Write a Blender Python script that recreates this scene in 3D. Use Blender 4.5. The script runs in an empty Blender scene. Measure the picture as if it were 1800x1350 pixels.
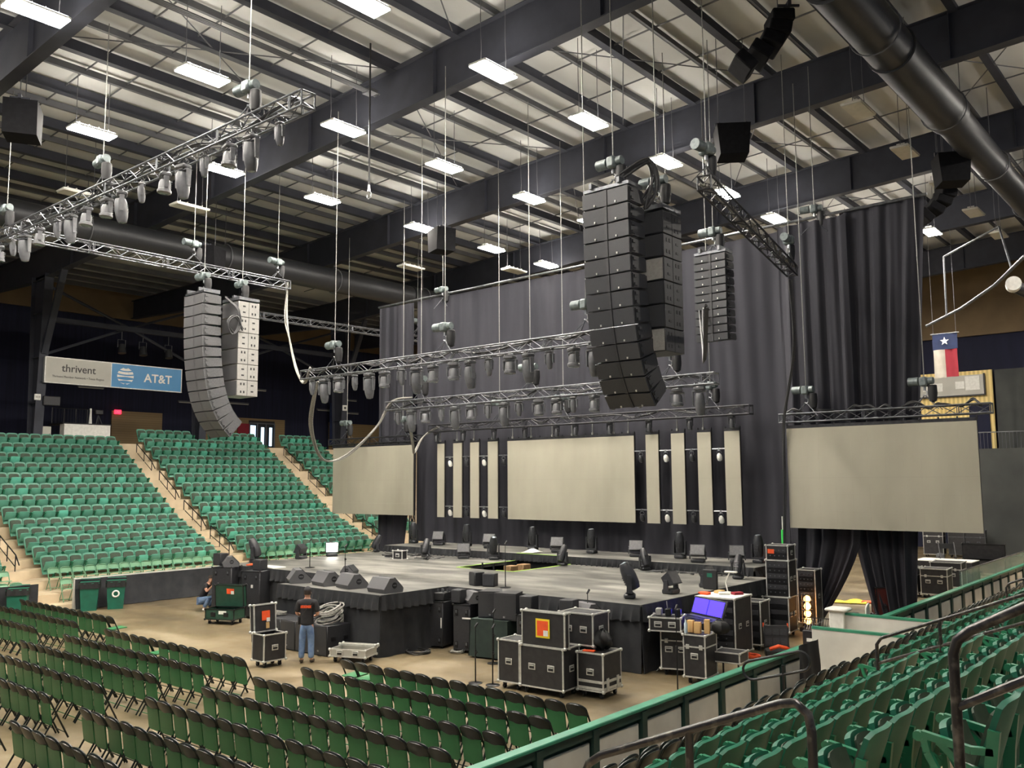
import bpy, bmesh, math, random
from mathutils import Vector, Matrix
random.seed(7)
SC = bpy.context.scene
COL = SC.collection
PI = math.pi
R = math.radians

# ------------------------------------------------------------------ camera, world, exposure
cam_d = bpy.data.cameras.new('camera')
cam_d.sensor_width = 36.0
cam_d.lens = 1560.0 / 1800.0 * 36.0
cam_d.clip_end = 300
cam = bpy.data.objects.new('camera', cam_d)
COL.objects.link(cam)
_x = Vector((0.7664, 0.6423, -0.0072)); _f = Vector((-0.6398, 0.7610, 0.1080))
_f.normalize(); _u = _x.cross(_f); _u.normalize(); _x = _f.cross(_u)
cam.matrix_world = Matrix(((_x.x, _u.x, -_f.x, 0), (_x.y, _u.y, -_f.y, 0), (_x.z, _u.z, -_f.z, 4.3), (0, 0, 0, 1)))
SC.camera = cam
w = bpy.data.worlds.new('hall_air'); SC.world = w; w.use_nodes = True
w.node_tree.nodes['Background'].inputs[0].default_value = (0.80, 0.86, 1.0, 1)
w.node_tree.nodes['Background'].inputs[1].default_value = 0.2
SC.view_settings.view_transform = 'Standard'
SC.view_settings.look = 'None'
SC.view_settings.gamma = 1.0
SC.view_settings.use_curve_mapping = False
SC.view_settings.exposure = 0.45
LAMP_POWER = 215.0
try:
    SC.cycles.use_denoising = True
    SC.cycles.max_bounces = 8
    SC.cycles.diffuse_bounces = 4
except Exception:
    pass

# ------------------------------------------------------------------ materials
def lin(c):
    return tuple(((x / 255.0) / 12.92 if x / 255.0 <= 0.04045 else ((x / 255.0 + 0.055) / 1.055) ** 2.4) for x in c) + (1.0,)

def mat(name, rgb, rough=0.6, metal=0.0, rgb2=None, scale=4.0, detail=4.0, bump=0.0, stretch=(1, 1, 1), emit=None, lo=0.35, hi=0.7, spec=0.5, coord='Object', alpha=None):
    m = bpy.data.materials.new(name); m.use_nodes = True
    nt = m.node_tree; N = nt.nodes; L = nt.links
    b = N['Principled BSDF']
    b.inputs['Base Color'].default_value = lin(rgb)
    b.inputs['Roughness'].default_value = rough
    b.inputs['Metallic'].default_value = metal
    b.inputs['Specular IOR Level'].default_value = spec
    if rgb2 is not None or bump:
        tc = N.new('ShaderNodeTexCoord'); mp = N.new('ShaderNodeMapping'); mp.inputs['Scale'].default_value = stretch
        nz = N.new('ShaderNodeTexNoise'); nz.inputs['Scale'].default_value = scale; nz.inputs['Detail'].default_value = detail
        L.new(tc.outputs[coord], mp.inputs[0]); L.new(mp.outputs[0], nz.inputs['Vector'])
        if rgb2 is not None:
            cr = N.new('ShaderNodeValToRGB')
            cr.color_ramp.elements[0].position = lo; cr.color_ramp.elements[1].position = hi
            cr.color_ramp.elements[0].color = lin(rgb); cr.color_ramp.elements[1].color = lin(rgb2)
            L.new(nz.outputs[0], cr.inputs[0]); L.new(cr.outputs[0], b.inputs['Base Color'])
        if bump:
            bp = N.new('ShaderNodeBump'); bp.inputs['Strength'].default_value = bump; bp.inputs['Distance'].default_value = 0.02
            L.new(nz.outputs[0], bp.inputs['Height']); L.new(bp.outputs[0], b.inputs['Normal'])
    if emit:
        b.inputs['Emission Color'].default_value = lin(emit[0]); b.inputs['Emission Strength'].default_value = emit[1]
    if alpha is not None:
        b.inputs['Alpha'].default_value = alpha
    return m

def ridged(name, rgb, rgb2, axis, freq, rough=0.6):
    """sheet metal or siding with straight ribs"""
    m = mat(name, rgb, rough); nt = m.node_tree; N = nt.nodes; L = nt.links
    tc = N.new('ShaderNodeTexCoord'); wv = N.new('ShaderNodeTexWave'); wv.bands_direction = axis
    wv.inputs['Scale'].default_value = freq; wv.inputs['Distortion'].default_value = 0.0
    cr = N.new('ShaderNodeValToRGB'); cr.color_ramp.elements[0].color = lin(rgb); cr.color_ramp.elements[1].color = lin(rgb2)
    L.new(tc.outputs['Object'], wv.inputs['Vector']); L.new(wv.outputs['Fac'], cr.inputs[0])
    L.new(cr.outputs[0], N['Principled BSDF'].inputs['Base Color'])
    return m

M = {}
M['roof'] = mat('roof_insulation', (205, 206, 203), 0.8, rgb2=(185, 186, 183), scale=0.6, stretch=(1, 0.25, 1), bump=0.25)
M['steel'] = mat('navy_painted_steel', (58, 60, 69), 0.6, rgb2=(50, 52, 60), scale=1.5, spec=0.35)
M['steel_lt'] = mat('grey_painted_steel', (96, 97, 100), 0.55, rgb2=(84, 85, 90), scale=1.5)
M['duct'] = mat('black_duct_metal', (40, 41, 44), 0.46, 0.2, rgb2=(48, 49, 51), scale=3, stretch=(1, 30, 1), bump=0.15)
M['navy'] = mat('navy_wall_drape', (30, 33, 56), 0.9, rgb2=(22, 24, 42), scale=1.2, stretch=(1, 6, 0.2))
M['ochre'] = mat('ochre_metal_wall', (116, 96, 66), 0.7, rgb2=(102, 84, 57), scale=0.8)
M['siding'] = ridged('tan_wood_siding', (138, 116, 80), (126, 105, 71), 'Z', 2.2)
M['yellow_wall'] = ridged('yellow_ribbed_wall', (240, 214, 140), (206, 180, 110), 'X', 1.3)
M['black'] = mat('matte_black', (26, 26, 28), 0.55, rgb2=(33, 33, 35), scale=6)
M['black_gloss'] = mat('satin_black_metal', (24, 24, 26), 0.3, 0.2, rgb2=(32, 32, 34), scale=5)
M['rubber'] = mat('black_rubber', (20, 20, 20), 0.7, rgb2=(28, 28, 28), scale=9)
M['grille'] = mat('speaker_grille', (52, 53, 56), 0.45, 0.1, rgb2=(58, 59, 62), scale=90, spec=0.4)
M['grille_grey'] = mat('speaker_grille_grey', (84, 84, 86), 0.6, rgb2=(94, 94, 96), scale=90)
M['cab'] = mat('speaker_cabinet_black', (38, 39, 42), 0.5, rgb2=(46, 46, 50), scale=30, bump=0.1)
M['cab_lt'] = mat('speaker_cabinet_grey', (150, 148, 144), 0.5, rgb2=(138, 136, 132), scale=20)
M['cab_md'] = mat('speaker_cabinet_mid_grey', (74, 74, 76), 0.5, rgb2=(88, 88, 90), scale=20)
M['dull_black'] = mat('dull_black_paint', (22, 22, 24), 0.9, rgb2=(28, 28, 31), scale=8, spec=0.15)
M['alu'] = mat('aluminium', (176, 178, 180), 0.34, 0.8, rgb2=(150, 152, 155), scale=14)
M['alu_dk'] = mat('dull_truss_aluminium', (112, 114, 118), 0.42, 0.7, rgb2=(82, 84, 88), scale=9)
M['truss_blk'] = mat('black_truss', (40, 40, 44), 0.4, 0.3, rgb2=(58, 58, 62), scale=9)
M['edge'] = mat('case_edging', (206, 206, 200), 0.35, 0.35, rgb2=(182, 182, 176), scale=12)
M['ply'] = mat('black_case_panel', (34, 33, 35), 0.55, rgb2=(46, 45, 46), scale=7, bump=0.05)
M['ply_green'] = mat('green_case_panel', (32, 66, 52), 0.5, rgb2=(40, 76, 60), scale=6)
M['orange'] = mat('orange_label', (240, 92, 40), 0.6, rgb2=(225, 80, 34), scale=8)
M['yellow'] = mat('yellow_label', (236, 214, 50), 0.6, rgb2=(222, 196, 44), scale=8)
M['white'] = mat('white_plastic', (228, 227, 220), 0.5, rgb2=(212, 211, 204), scale=8)
M['screen'] = mat('led_screen_face', (168, 164, 148), 0.62, rgb2=(153, 149, 134), scale=0.9, detail=3, stretch=(1, 1, 0.35), spec=0.3, lo=0.3, hi=0.75)
M['head'] = mat('moving_light_shell', (96, 97, 100), 0.4, rgb2=(80, 81, 84), scale=9)
M['head_dk'] = mat('black_moving_light_shell', (44, 45, 48), 0.35, rgb2=(54, 55, 58), scale=9)
M['lens'] = mat('glass_lens', (150, 160, 165), 0.08, 0.5, rgb2=(120, 130, 138), scale=6)
M['chain'] = mat('galvanised_chain', (150, 150, 146), 0.5, 0.4, rgb2=(116, 116, 112), scale=60)
M['cable_dk'] = mat('black_cable', (40, 40, 42), 0.5, rgb2=(52, 52, 54), scale=20)
M['cable_lt'] = mat('grey_cable_loom', (150, 148, 140), 0.5, rgb2=(110, 108, 104), scale=20, stretch=(1, 1, 3))
M['teal_motor'] = mat('grey_motor_shell', (112, 122, 122), 0.4, 0.2, rgb2=(86, 95, 96), scale=12)
M['deck'] = mat('stage_deck', (86, 85, 82), 0.5, rgb2=(146, 144, 136), scale=0.9, detail=8, stretch=(0.6, 1.6, 1), lo=0.4, hi=0.72)
M['tape'] = mat('green_tape', (170, 210, 90), 0.6, rgb2=(150, 196, 76), scale=8)
M['velour'] = mat('black_stage_velour', (54, 55, 57), 0.85, rgb2=(44, 45, 48), scale=3, spec=0.2)
M['curtain'] = mat('backdrop_velour', (60, 60, 66), 0.9, rgb2=(48, 48, 54), scale=1.1, stretch=(1.5, 1, 0.15), spec=0.2)
M['drape_grey'] = mat('grey_masking_drape', (70, 72, 70), 0.9, rgb2=(60, 62, 61), scale=0.7, spec=0.2)
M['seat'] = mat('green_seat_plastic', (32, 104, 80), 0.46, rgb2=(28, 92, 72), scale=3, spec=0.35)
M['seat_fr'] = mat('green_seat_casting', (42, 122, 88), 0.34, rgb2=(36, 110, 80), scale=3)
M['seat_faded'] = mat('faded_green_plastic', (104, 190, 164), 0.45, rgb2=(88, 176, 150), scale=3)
M['seat_far'] = mat('hazy_lit_green_seat', (92, 154, 132), 0.4, rgb2=(76, 136, 114), scale=3)  # same green seats, with the far stand's light and haze put into the colour
M['pad'] = mat('dark_seat_pad', (66, 80, 64), 0.75, rgb2=(56, 68, 55), scale=9)
M['chair_blk'] = mat('black_chair_enamel', (24, 29, 27), 0.3, rgb2=(30, 36, 33), scale=5, spec=0.3)
M['chair_grn'] = mat('green_chair_panel', (52, 120, 74), 0.38, rgb2=(42, 102, 62), scale=3)
M['chair_pale'] = mat('pale_green_chair_panel', (112, 160, 124), 0.45, rgb2=(92, 142, 106), scale=3)
M['tread'] = mat('terrace_concrete', (206, 188, 158), 0.75, rgb2=(184, 166, 138), scale=1.4, bump=0.1)
M['rail_blk'] = mat('black_handrail', (22, 24, 26), 0.4, rgb2=(34, 35, 36), scale=8)
M['rail_worn'] = mat('worn_handrail_paint', (44, 42, 42), 0.3, 0.3, rgb2=(96, 92, 86), scale=14, lo=0.5, hi=0.74)
M['board'] = mat('white_dasher_board', (206, 205, 196), 0.5, rgb2=(184, 183, 174), scale=1.5)
M['board_grn'] = mat('green_board_cap', (58, 136, 106), 0.4, rgb2=(48, 116, 92), scale=4)
M['board_dk'] = mat('dark_green_board_frame', (32, 62, 54), 0.5, rgb2=(26, 50, 44), scale=4)
M['bin'] = mat('green_bin_plastic', (24, 98, 78), 0.45, rgb2=(20, 86, 68), scale=4)
M['skin'] = mat('skin', (206, 158, 132), 0.55, rgb2=(192, 144, 120), scale=12)
M['hair'] = mat('dark_hair', (50, 38, 30), 0.7, rgb2=(38, 29, 24), scale=30)
M['shirt'] = mat('black_tshirt', (34, 33, 36), 0.85, rgb2=(44, 43, 46), scale=8)
M['jeans'] = mat('blue_jeans', (116, 140, 172), 0.85, rgb2=(84, 108, 146), scale=8)
M['boot'] = mat('brown_boot', (86, 74, 60), 0.7, rgb2=(70, 60, 50), scale=9)
M['red'] = mat('red_cloth', (136, 28, 44), 0.8, rgb2=(130, 28, 42), scale=3)
M['flag_blue'] = mat('blue_cloth', (24, 38, 74), 0.8, rgb2=(20, 32, 64), scale=3)
M['flag_white'] = mat('off_white_cloth', (172, 166, 154), 0.8, rgb2=(158, 152, 140), scale=3)
M['sign_grey'] = mat('grey_sign_panel', (180, 178, 168), 0.45, rgb2=(170, 168, 158), scale=1)
M['sign_blue'] = mat('blue_sign_panel', (66, 136, 186), 0.4, rgb2=(58, 126, 176), scale=1)
M['ink'] = mat('dark_ink', (60, 58, 58), 0.6, rgb2=(70, 68, 68), scale=5)
M['wood'] = mat('road_case_maroon', (86, 32, 26), 0.5, rgb2=(66, 24, 20), scale=4)
M['mixer_screen'] = mat('console_screen', (40, 40, 160), 0.3, emit=((70, 50, 255), 2.2))
M['amber'] = mat('amber_work_lamp', (255, 190, 110), 0.4, emit=((255, 176, 92), 7.0))
M['lamp_panel'] = mat('lit_led_panel', (255, 255, 255), 0.4, emit=((255, 252, 240), 9.0))
M['exit_red'] = mat('lit_exit_sign', (255, 60, 80), 0.4, emit=((255, 40, 70), 2.5))
M['daylight'] = mat('bright_entrance_glass', (190, 220, 240), 0.3, emit=((190, 222, 245), 2.2))
M['lamp'] = mat('highbay_diffuser', (255, 255, 255), 0.4, emit=((255, 247, 235), LAMP_POWER))
M['roof_fill'] = mat('added_uplight_glow', (255, 255, 255), 0.4, emit=((255, 247, 235), LAMP_POWER * 0.22))  # added upward glow that brightens the roof, not a known lamp part
M['lamp_off'] = mat('unlit_diffuser', (208, 206, 196), 0.4, rgb2=(196, 194, 184), scale=5)
M['cardboard'] = mat('cardboard', (206, 168, 112), 0.8, rgb2=(190, 152, 98), scale=6)
M['water'] = mat('clear_bottle', (190, 205, 215), 0.15, rgb2=(170, 188, 200), scale=8)
M['wood_block'] = mat('timber_block', (150, 120, 86), 0.7, rgb2=(130, 102, 70), scale=8)

# concrete floor: warm sealed slab, dirt patches, gloss that varies
def floor_material():
    m = mat('sealed_concrete', (150, 134, 104), 0.4); nt = m.node_tree; N = nt.nodes; L = nt.links; b = N['Principled BSDF']
    tc = N.new('ShaderNodeTexCoord')
    n1 = N.new('ShaderNodeTexNoise'); n1.inputs['Scale'].default_value = 0.35; n1.inputs['Detail'].default_value = 8
    mp = N.new('ShaderNodeMapping'); mp.inputs['Scale'].default_value = (0.5, 1.4, 1)
    L.new(tc.outputs['Object'], mp.inputs[0]); L.new(mp.outputs[0], n1.inputs['Vector'])
    cr = N.new('ShaderNodeValToRGB'); e = cr.color_ramp.elements
    e[0].position = 0.3; e[0].color = lin((80, 71, 55)); e[1].position = 0.75; e[1].color = lin((158, 146, 122))
    x = e.new(0.52); x.color = lin((118, 104, 78))
    L.new(n1.outputs[0], cr.inputs[0]); L.new(cr.outputs[0], b.inputs['Base Color'])
    n2 = N.new('ShaderNodeTexNoise'); n2.inputs['Scale'].default_value = 1.1; n2.inputs['Detail'].default_value = 5
    L.new(tc.outputs['Object'], n2.inputs['Vector'])
    mr = N.new('ShaderNodeMapRange'); mr.inputs[1].default_value = 0.3; mr.inputs[2].default_value = 0.7; mr.inputs[3].default_value = 0.28; mr.inputs[4].default_value = 0.6
    L.new(n2.outputs[0], mr.inputs[0]); L.new(mr.outputs[0], b.inputs['Roughness'])
    return m
M['floor'] = floor_material()
g = bpy.data.materials.new('rink_glass'); g.use_nodes = True
gb = g.node_tree.nodes['Principled BSDF']; gb.inputs['Base Color'].default_value = lin((190, 225, 210)); gb.inputs['Roughness'].default_value = 0.05
gb.inputs['Alpha'].default_value = 0.22
M['glass'] = g

# ------------------------------------------------------------------ mesh helper
class MB:
    def __init__(s): s.v = []; s.f = []; s.mi = []
    def add(s, vs, fs, m=0, T=None):
        o = len(s.v)
        for p in vs:
            p = Vector(p); s.v.append(T @ p if T is not None else p)
        for f in fs: s.f.append([o + i for i in f]); s.mi.append(m)
        return s
    def box(s, c, d, m=0, T=None, b=0.0):
        x, y, z = c; a, e, h = d[0] / 2, d[1] / 2, d[2] / 2
        if b <= 0:
            vs = [(x + i * a, y + j * e, z + k * h) for k in (-1, 1) for j in (-1, 1) for i in (-1, 1)]
            return s.add(vs, [(0, 2, 3, 1), (4, 5, 7, 6), (0, 1, 5, 4), (2, 6, 7, 3), (0, 4, 6, 2), (1, 3, 7, 5)], m, T)
        b = min(b, a * .9, e * .9, h * .9); vs = []; ix = {}
        for i in (-1, 1):
            for j in (-1, 1):
                for k in (-1, 1):
                    for t, p in enumerate(((a, e - b, h - b), (a - b, e, h - b), (a - b, e - b, h))):
                        ix[i, j, k, t] = len(vs); vs.append((x + i * p[0], y + j * p[1], z + k * p[2]))
        fs = []
        for i in (-1, 1):
            fs.append([ix[i, -1, -1, 0], ix[i, 1, -1, 0], ix[i, 1, 1, 0], ix[i, -1, 1, 0]][::i])
            fs.append([ix[-1, i, -1, 1], ix[-1, i, 1, 1], ix[1, i, 1, 1], ix[1, i, -1, 1]][::i])
            fs.append([ix[-1, -1, i, 2], ix[1, -1, i, 2], ix[1, 1, i, 2], ix[-1, 1, i, 2]][::i])
        for i in (-1, 1):
            for j in (-1, 1):
                fs.append([ix[i, j, -1, 0], ix[i, j, -1, 1], ix[i, j, 1, 1], ix[i, j, 1, 0]][::-i * j])
                fs.append([ix[i, -1, j, 0], ix[i, 1, j, 0], ix[i, 1, j, 2], ix[i, -1, j, 2]][::i * j])
                fs.append([ix[-1, i, j, 1], ix[-1, i, j, 2], ix[1, i, j, 2], ix[1, i, j, 1]][::i * j])
                for k in (-1, 1):
                    fs.append([ix[i, j, k, 0], ix[i, j, k, 1], ix[i, j, k, 2]][::i * j * k])
        return s.add(vs, fs, m, T)
    def beam(s, p0, p1, wd, ht, m=0, up=(0, 0, 1)):
        p0 = Vector(p0); p1 = Vector(p1); d = p1 - p0; ln = d.length; d.normalize()
        up = Vector(up)
        if abs(d.dot(up)) > .98: up = Vector((1, 0, 0))
        x = d.cross(up).normalized(); z = x.cross(d)
        T = Matrix(((x.x, d.x, z.x, p0.x), (x.y, d.y, z.y, p0.y), (x.z, d.z, z.z, p0.z), (0, 0, 0, 1)))
        return s.box((0, ln / 2, 0), (wd, ln, ht), m, T)
    def cyl(s, p0, p1, r0, r1=None, n=8, m=0, T=None):
        r1 = r0 if r1 is None else r1
        p0 = Vector(p0); p1 = Vector(p1); d = (p1 - p0).normalized()
        a = Vector((0, 0, 1)) if abs(d.z) < .9 else Vector((1, 0, 0))
        x = d.cross(a).normalized(); y = d.cross(x)
        vs = []
        for p, r in ((p0, r0), (p1, r1)):
            vs += [p + (x * math.cos(2 * PI * i / n) + y * math.sin(2 * PI * i / n)) * r for i in range(n)]
        fs = [(i, (i + 1) % n, n + (i + 1) % n, n + i) for i in range(n)] + [tuple(range(n))[::-1], tuple(range(n, 2 * n))]
        return s.add(vs, fs, m, T)
    def tube(s, pts, r, n=6, m=0, closed=False, T=None):
        pts = [Vector(p) for p in pts]; k = len(pts); rings = []; nrm = None
        for i, p in enumerate(pts):
            if closed: t = pts[(i + 1) % k] - pts[i - 1]
            else: t = pts[min(i + 1, k - 1)] - pts[max(i - 1, 0)]
            t.normalize()
            if nrm is None:
                a = Vector((0, 0, 1)) if abs(t.z) < .9 else Vector((1, 0, 0)); nrm = t.cross(a).normalized()
            else:
                nrm = (nrm - t * nrm.dot(t)).normalized()
            bn = t.cross(nrm); rr = r[i] if isinstance(r, (list, tuple)) else r
            rings += [p + (nrm * math.cos(2 * PI * j / n) + bn * math.sin(2 * PI * j / n)) * rr for j in range(n)]
        fs = []
        for i in range(k if closed else k - 1):
            q = (i + 1) % k
            fs += [(i * n + j, i * n + (j + 1) % n, q * n + (j + 1) % n, q * n + j) for j in range(n)]
        if not closed: fs += [tuple(range(n))[::-1], tuple(range((k - 1) * n, k * n))]
        return s.add(rings, fs, m, T)
    def lathe(s, prof, n=12, m=0, T=None):
        vs = []; k = len(prof)
        for r, z in prof: vs += [(r * math.cos(2 * PI * j / n), r * math.sin(2 * PI * j / n), z) for j in range(n)]
        fs = []
        for i in range(k - 1): fs += [(i * n + j, i * n + (j + 1) % n, (i + 1) * n + (j + 1) % n, (i + 1) * n + j) for j in range(n)]
        fs += [tuple(range(n))[::-1], tuple(range((k - 1) * n, k * n))]
        return s.add(vs, fs, m, T)
    def prism(s, poly, axis, a, b, m=0, T=None):
        n = len(poly); vs = []
        for t in (a, b):
            for p, q in poly: vs.append((t, p, q) if axis == 'x' else (p, t, q) if axis == 'y' else (p, q, t))
        fs = [(i, (i + 1) % n, n + (i + 1) % n, n + i) for i in range(n)] + [tuple(range(n))[::-1], tuple(range(n, 2 * n))]
        return s.add(vs, fs, m, T)
    def sheet(s, fn, nu, nv, th=None, m=0, T=None):
        """grid surface fn(u,v); with th (a vector function or vector) it becomes a closed slab"""
        vs = [fn(i / nu, j / nv) for j in range(nv + 1) for i in range(nu + 1)]
        W = nu + 1; fs = [(j * W + i, j * W + i + 1, (j + 1) * W + i + 1, (j + 1) * W + i) for j in range(nv) for i in range(nu)]
        if th is not None:
            th = Vector(th); K = len(vs); vs = vs + [Vector(p) + th for p in vs]
            fs = fs + [tuple(K + x for x in f[::-1]) for f in fs]
            ring = [i for i in range(W)] + [j * W + nu for j in range(1, nv + 1)] + [nv * W + i for i in range(nu - 1, -1, -1)] + [j * W for j in range(nv - 1, 0, -1)]
            for a, b in zip(ring, ring[1:] + ring[:1]): fs.append((b, a, K + a, K + b))
        return s.add(vs, fs, m, T)
    def mesh(s, name, mats, sharp=40):
        me = bpy.data.meshes.new(name)
        me.from_pydata([tuple(p) for p in s.v], [], s.f)
        ms = mats if isinstance(mats, (list, tuple)) else [mats]
        for x in ms: me.materials.append(x)
        if len(ms) > 1: me.polygons.foreach_set('material_index', s.mi)
        bm = bmesh.new(); bm.from_mesh(me); bmesh.ops.recalc_face_normals(bm, faces=bm.faces); bm.to_mesh(me); bm.free()
        me.polygons.foreach_set('use_smooth', [True] * len(me.polygons))
        me.set_sharp_from_angle(angle=R(sharp))
        me.update(); return me
    def build(s, name, mats, parent=None, loc=None, rotz=0.0, sharp=40):
        o = bpy.data.objects.new(name, s.mesh(name, mats, sharp)); COL.objects.link(o)
        if parent is not None: o.parent = parent
        if loc is not None: o.location = loc
        if rotz: o.rotation_euler = (0, 0, rotz)
        return o

def tag(o, label=None, cat=None, group=None, kind=None):
    if label: o['label'] = label
    if cat: o['category'] = cat
    if group: o['group'] = group
    if kind: o['kind'] = kind
    return o
def thing(name, label, cat, loc=(0, 0, 0), rotz=0.0, group=None):
    o = bpy.data.objects.new(name, None); COL.objects.link(o)
    o.empty_display_size = 0.1
    o.location = loc; o.rotation_euler = (0, 0, rotz)
    return tag(o, label, cat, group)
def struct(name, mb, m):
    return tag(mb.build(name, m), kind='structure')
KIDS = {}
def freeze(o):
    """remember the children of a prototype so that copies need no lookups"""
    ch = [c for c in COL.objects if c.parent == o]
    KIDS[o.name] = [(c, [d for d in COL.objects if d.parent == c]) for c in ch]
    return o
def dup(proto, loc, rotz, label, group=None, scale=None):
    r = proto.copy(); COL.objects.link(r); r.location = loc; r.rotation_euler = (0, 0, rotz)
    r['label'] = label
    if group: r['group'] = group
    if scale: r.scale = scale
    for c, ds in KIDS[proto.name]:
        k = c.copy(); COL.objects.link(k); k.parent = r
        for d in ds:
            q = d.copy(); COL.objects.link(q); q.parent = k
    return r
class Pool:
    """the first placement moves the prototype itself, later ones copy it"""
    def __init__(s, proto): s.p = freeze(proto); s.used = False
    def put(s, loc, rotz, label, group=None):
        if s.used: return dup(s.p, loc, rotz, label, group)
        s.used = True; o = s.p; o.location = loc; o.rotation_euler = (0, 0, rotz); o['label'] = label
        if group: o['group'] = group
        return o
ORD = ['zeroth', 'first', 'second', 'third', 'fourth', 'fifth', 'sixth', 'seventh', 'eighth', 'ninth', 'tenth', 'eleventh', 'twelfth', 'thirteenth', 'fourteenth', 'fifteenth', 'sixteenth', 'seventeenth', 'eighteenth', 'nineteenth', 'twentieth'] + ['%dth' % i for i in range(21, 60)]
def text(body, size, m, parent, loc, rot, depth=0.004, align='CENTER', name='lettering', bold=0.0, sx=1.0):
    c = bpy.data.curves.new(name, 'FONT'); c.body = body; c.size = size; c.extrude = depth; c.align_x = align; c.align_y = 'CENTER'; c.offset = bold
    c.materials.append(m); o = bpy.data.objects.new(name, c); COL.objects.link(o)
    me = bpy.data.meshes.new_from_object(o.evaluated_get(bpy.context.evaluated_depsgraph_get()))
    bpy.data.objects.remove(o)
    o = bpy.data.objects.new(name, me); COL.objects.link(o)
    o.parent = parent; o.location = loc; o.rotation_euler = rot; o.scale = (sx, 1, 1)
    return o

# ------------------------------------------------------------------ the hall
ZF = lambda x: 14.84 + (x + 35) * 0.049 if x > -45 else 14.35      # underside of the main frames
struct('floor', MB().box((-24, 28, -0.1), (84, 92, 0.2)), M['floor'])
ceil = MB()
ceil.prism([(-54.6, 16.22), (-45, 16.22), (14, ZF(14) + 1.85), (14, ZF(14) + 2.05), (-45, 16.42), (-54.6, 16.42)], 'y', -8, 60)
struct('ceiling', ceil, M['roof'])
# far side wall: navy drape below, ochre metal above
mb = MB().box((-54.2, 26, 7.2), (0.3, 68, 14.6)); struct('wall_left', mb, M['navy'])
mb = MB().box((-54.15, 26, 15.4), (0.3, 68, 1.75)); struct('wall_left_upper', mb, M['ochre'])
n = 0
for y0, y1, z1 in ((25.86, 29.15, 8.75), (31.86, 38.55, 8.75), (42.6, 43.4, 8.8), (44.4, 48.2, 8.75)):
    n += 1; struct('trim_%d' % n, MB().box((-54.0, (y0 + y1) / 2, (6.3 + z1) / 2), (0.12, y1 - y0, z1 - 6.3)), M['siding'])
struct('wall_back', MB().box((-24, 59.6, 9.4), (84, 0.3, 19.2)), M['navy'])
struct('wall_back_upper', MB().box((-24, 59.3, 15.6), (84, 0.2, 5.4)), M['ochre'])
struct('wall_back_yellow', MB().box((-14.0, 58.9, 6.1), (4.1, 0.2, 9.2)), M['yellow_wall'])

# main frames, columns, braces
def i_frame(y):
    mb = MB(); bot = [(-54, 14.65), (-45.6, 14.25), (-43.6, 14.4), (-35, ZF(-35)), (12, ZF(12))]
    top = [(12, ZF(12) + 1.45), (-45.6, 15.8), (-54, 15.75)]
    mb.prism(bot + top, 'y', y - .02, y + .02)
    for a, b in zip(bot, bot[1:]): mb.beam((a[0], y, a[1]), (b[0], y, b[1]), 0.36, 0.035)
    for a, b in zip(top, top[1:]): mb.beam((a[0], y, a[1]), (b[0], y, b[1]), 0.36, 0.035)
    for x in range(-42, 12, 6): mb.box((x, y, ZF(x) + .72), (0.02, .3, 1.42))
    return struct('roof_beam', mb, M['steel'])
FR = (0.0, 9.0, 18.0, 27.0, 36.0, 45.0, 54.0)
for y in FR: i_frame(y)
for y in (9.0, 18.0, 26.7, 36.6, 45.0):
    mb = MB(); prof = [(-45.7, 5.9), (-45.05, 5.9), (-44.55, 14.5), (-46.1, 14.5)]
    mb.prism(prof, 'y', y - .02, y + .02)
    mb.beam((-45.05, y, 5.9), (-44.55, y, 14.5), .42, .04, up=(1, 0, 0)); mb.beam((-45.7, y, 5.9), (-46.1, y, 14.5), .42, .04, up=(1, 0, 0))
    for z in (8.2, 10.4, 12.6): mb.box((-45.33, y, z), (.75, .4, .03))
    struct('column', mb, M['steel'])
    mb = MB().beam((-42.9, y, 14.5), (-44.72, y, 10.6), .3, .16)
    struct('beam_brace', mb, M['steel'])
# wind bracing under the eave
for y0, y1 in ((18.2, 26.5), (26.9, 36.4)):
    mb = MB(); mid = ((y0 + y1) / 2, 12.4)
    for a, b in (((y0, 14.0), mid), (mid, (y1, 14.0)), ((y0, 10.6), mid), (mid, (y1, 10.6))):
        mb.cyl((-45.1, a[0], a[1]), (-45.1, b[0], b[1]), .075, n=6)
    mb.beam((-45.1, y0, 12.35), (-45.1, y1, 12.35), .2, .25)
    struct('brace_beam', mb, M['steel'])
# purlins along the hall, deep joists and light purlins by turns
for k in range(-4, 14):
    x = -11.45 + 2.8 * (k - 4) * -1 if 0 else -3.05 - 2.8 * k
    if -45 < x < 13:
        z = ZF(x) + 1.45
        mb = MB(); mb.box((x, 26, z + .17), (.06, 68, .36)); mb.box((x, 26, z + .0), (.24, 68, .03)); struct('roof_beam', mb, M['steel'])
    x -= 1.4
    if -45 < x < 13:
        z = ZF(x) + 1.55
        mb = MB(); mb.box((x, 26, z + .12), (.035, 68, .24)); mb.box((x + .04, 26, z + .01), (.1, 68, .02)); struct('roof_beam', mb, M['steel_lt'])
for x in (-46.8, -48.3, -49.8, -51.3, -52.8):
    struct('roof_beam', MB().box((x, 26, 16.05), (.06, 68, .26)), M['steel_lt'])
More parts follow.
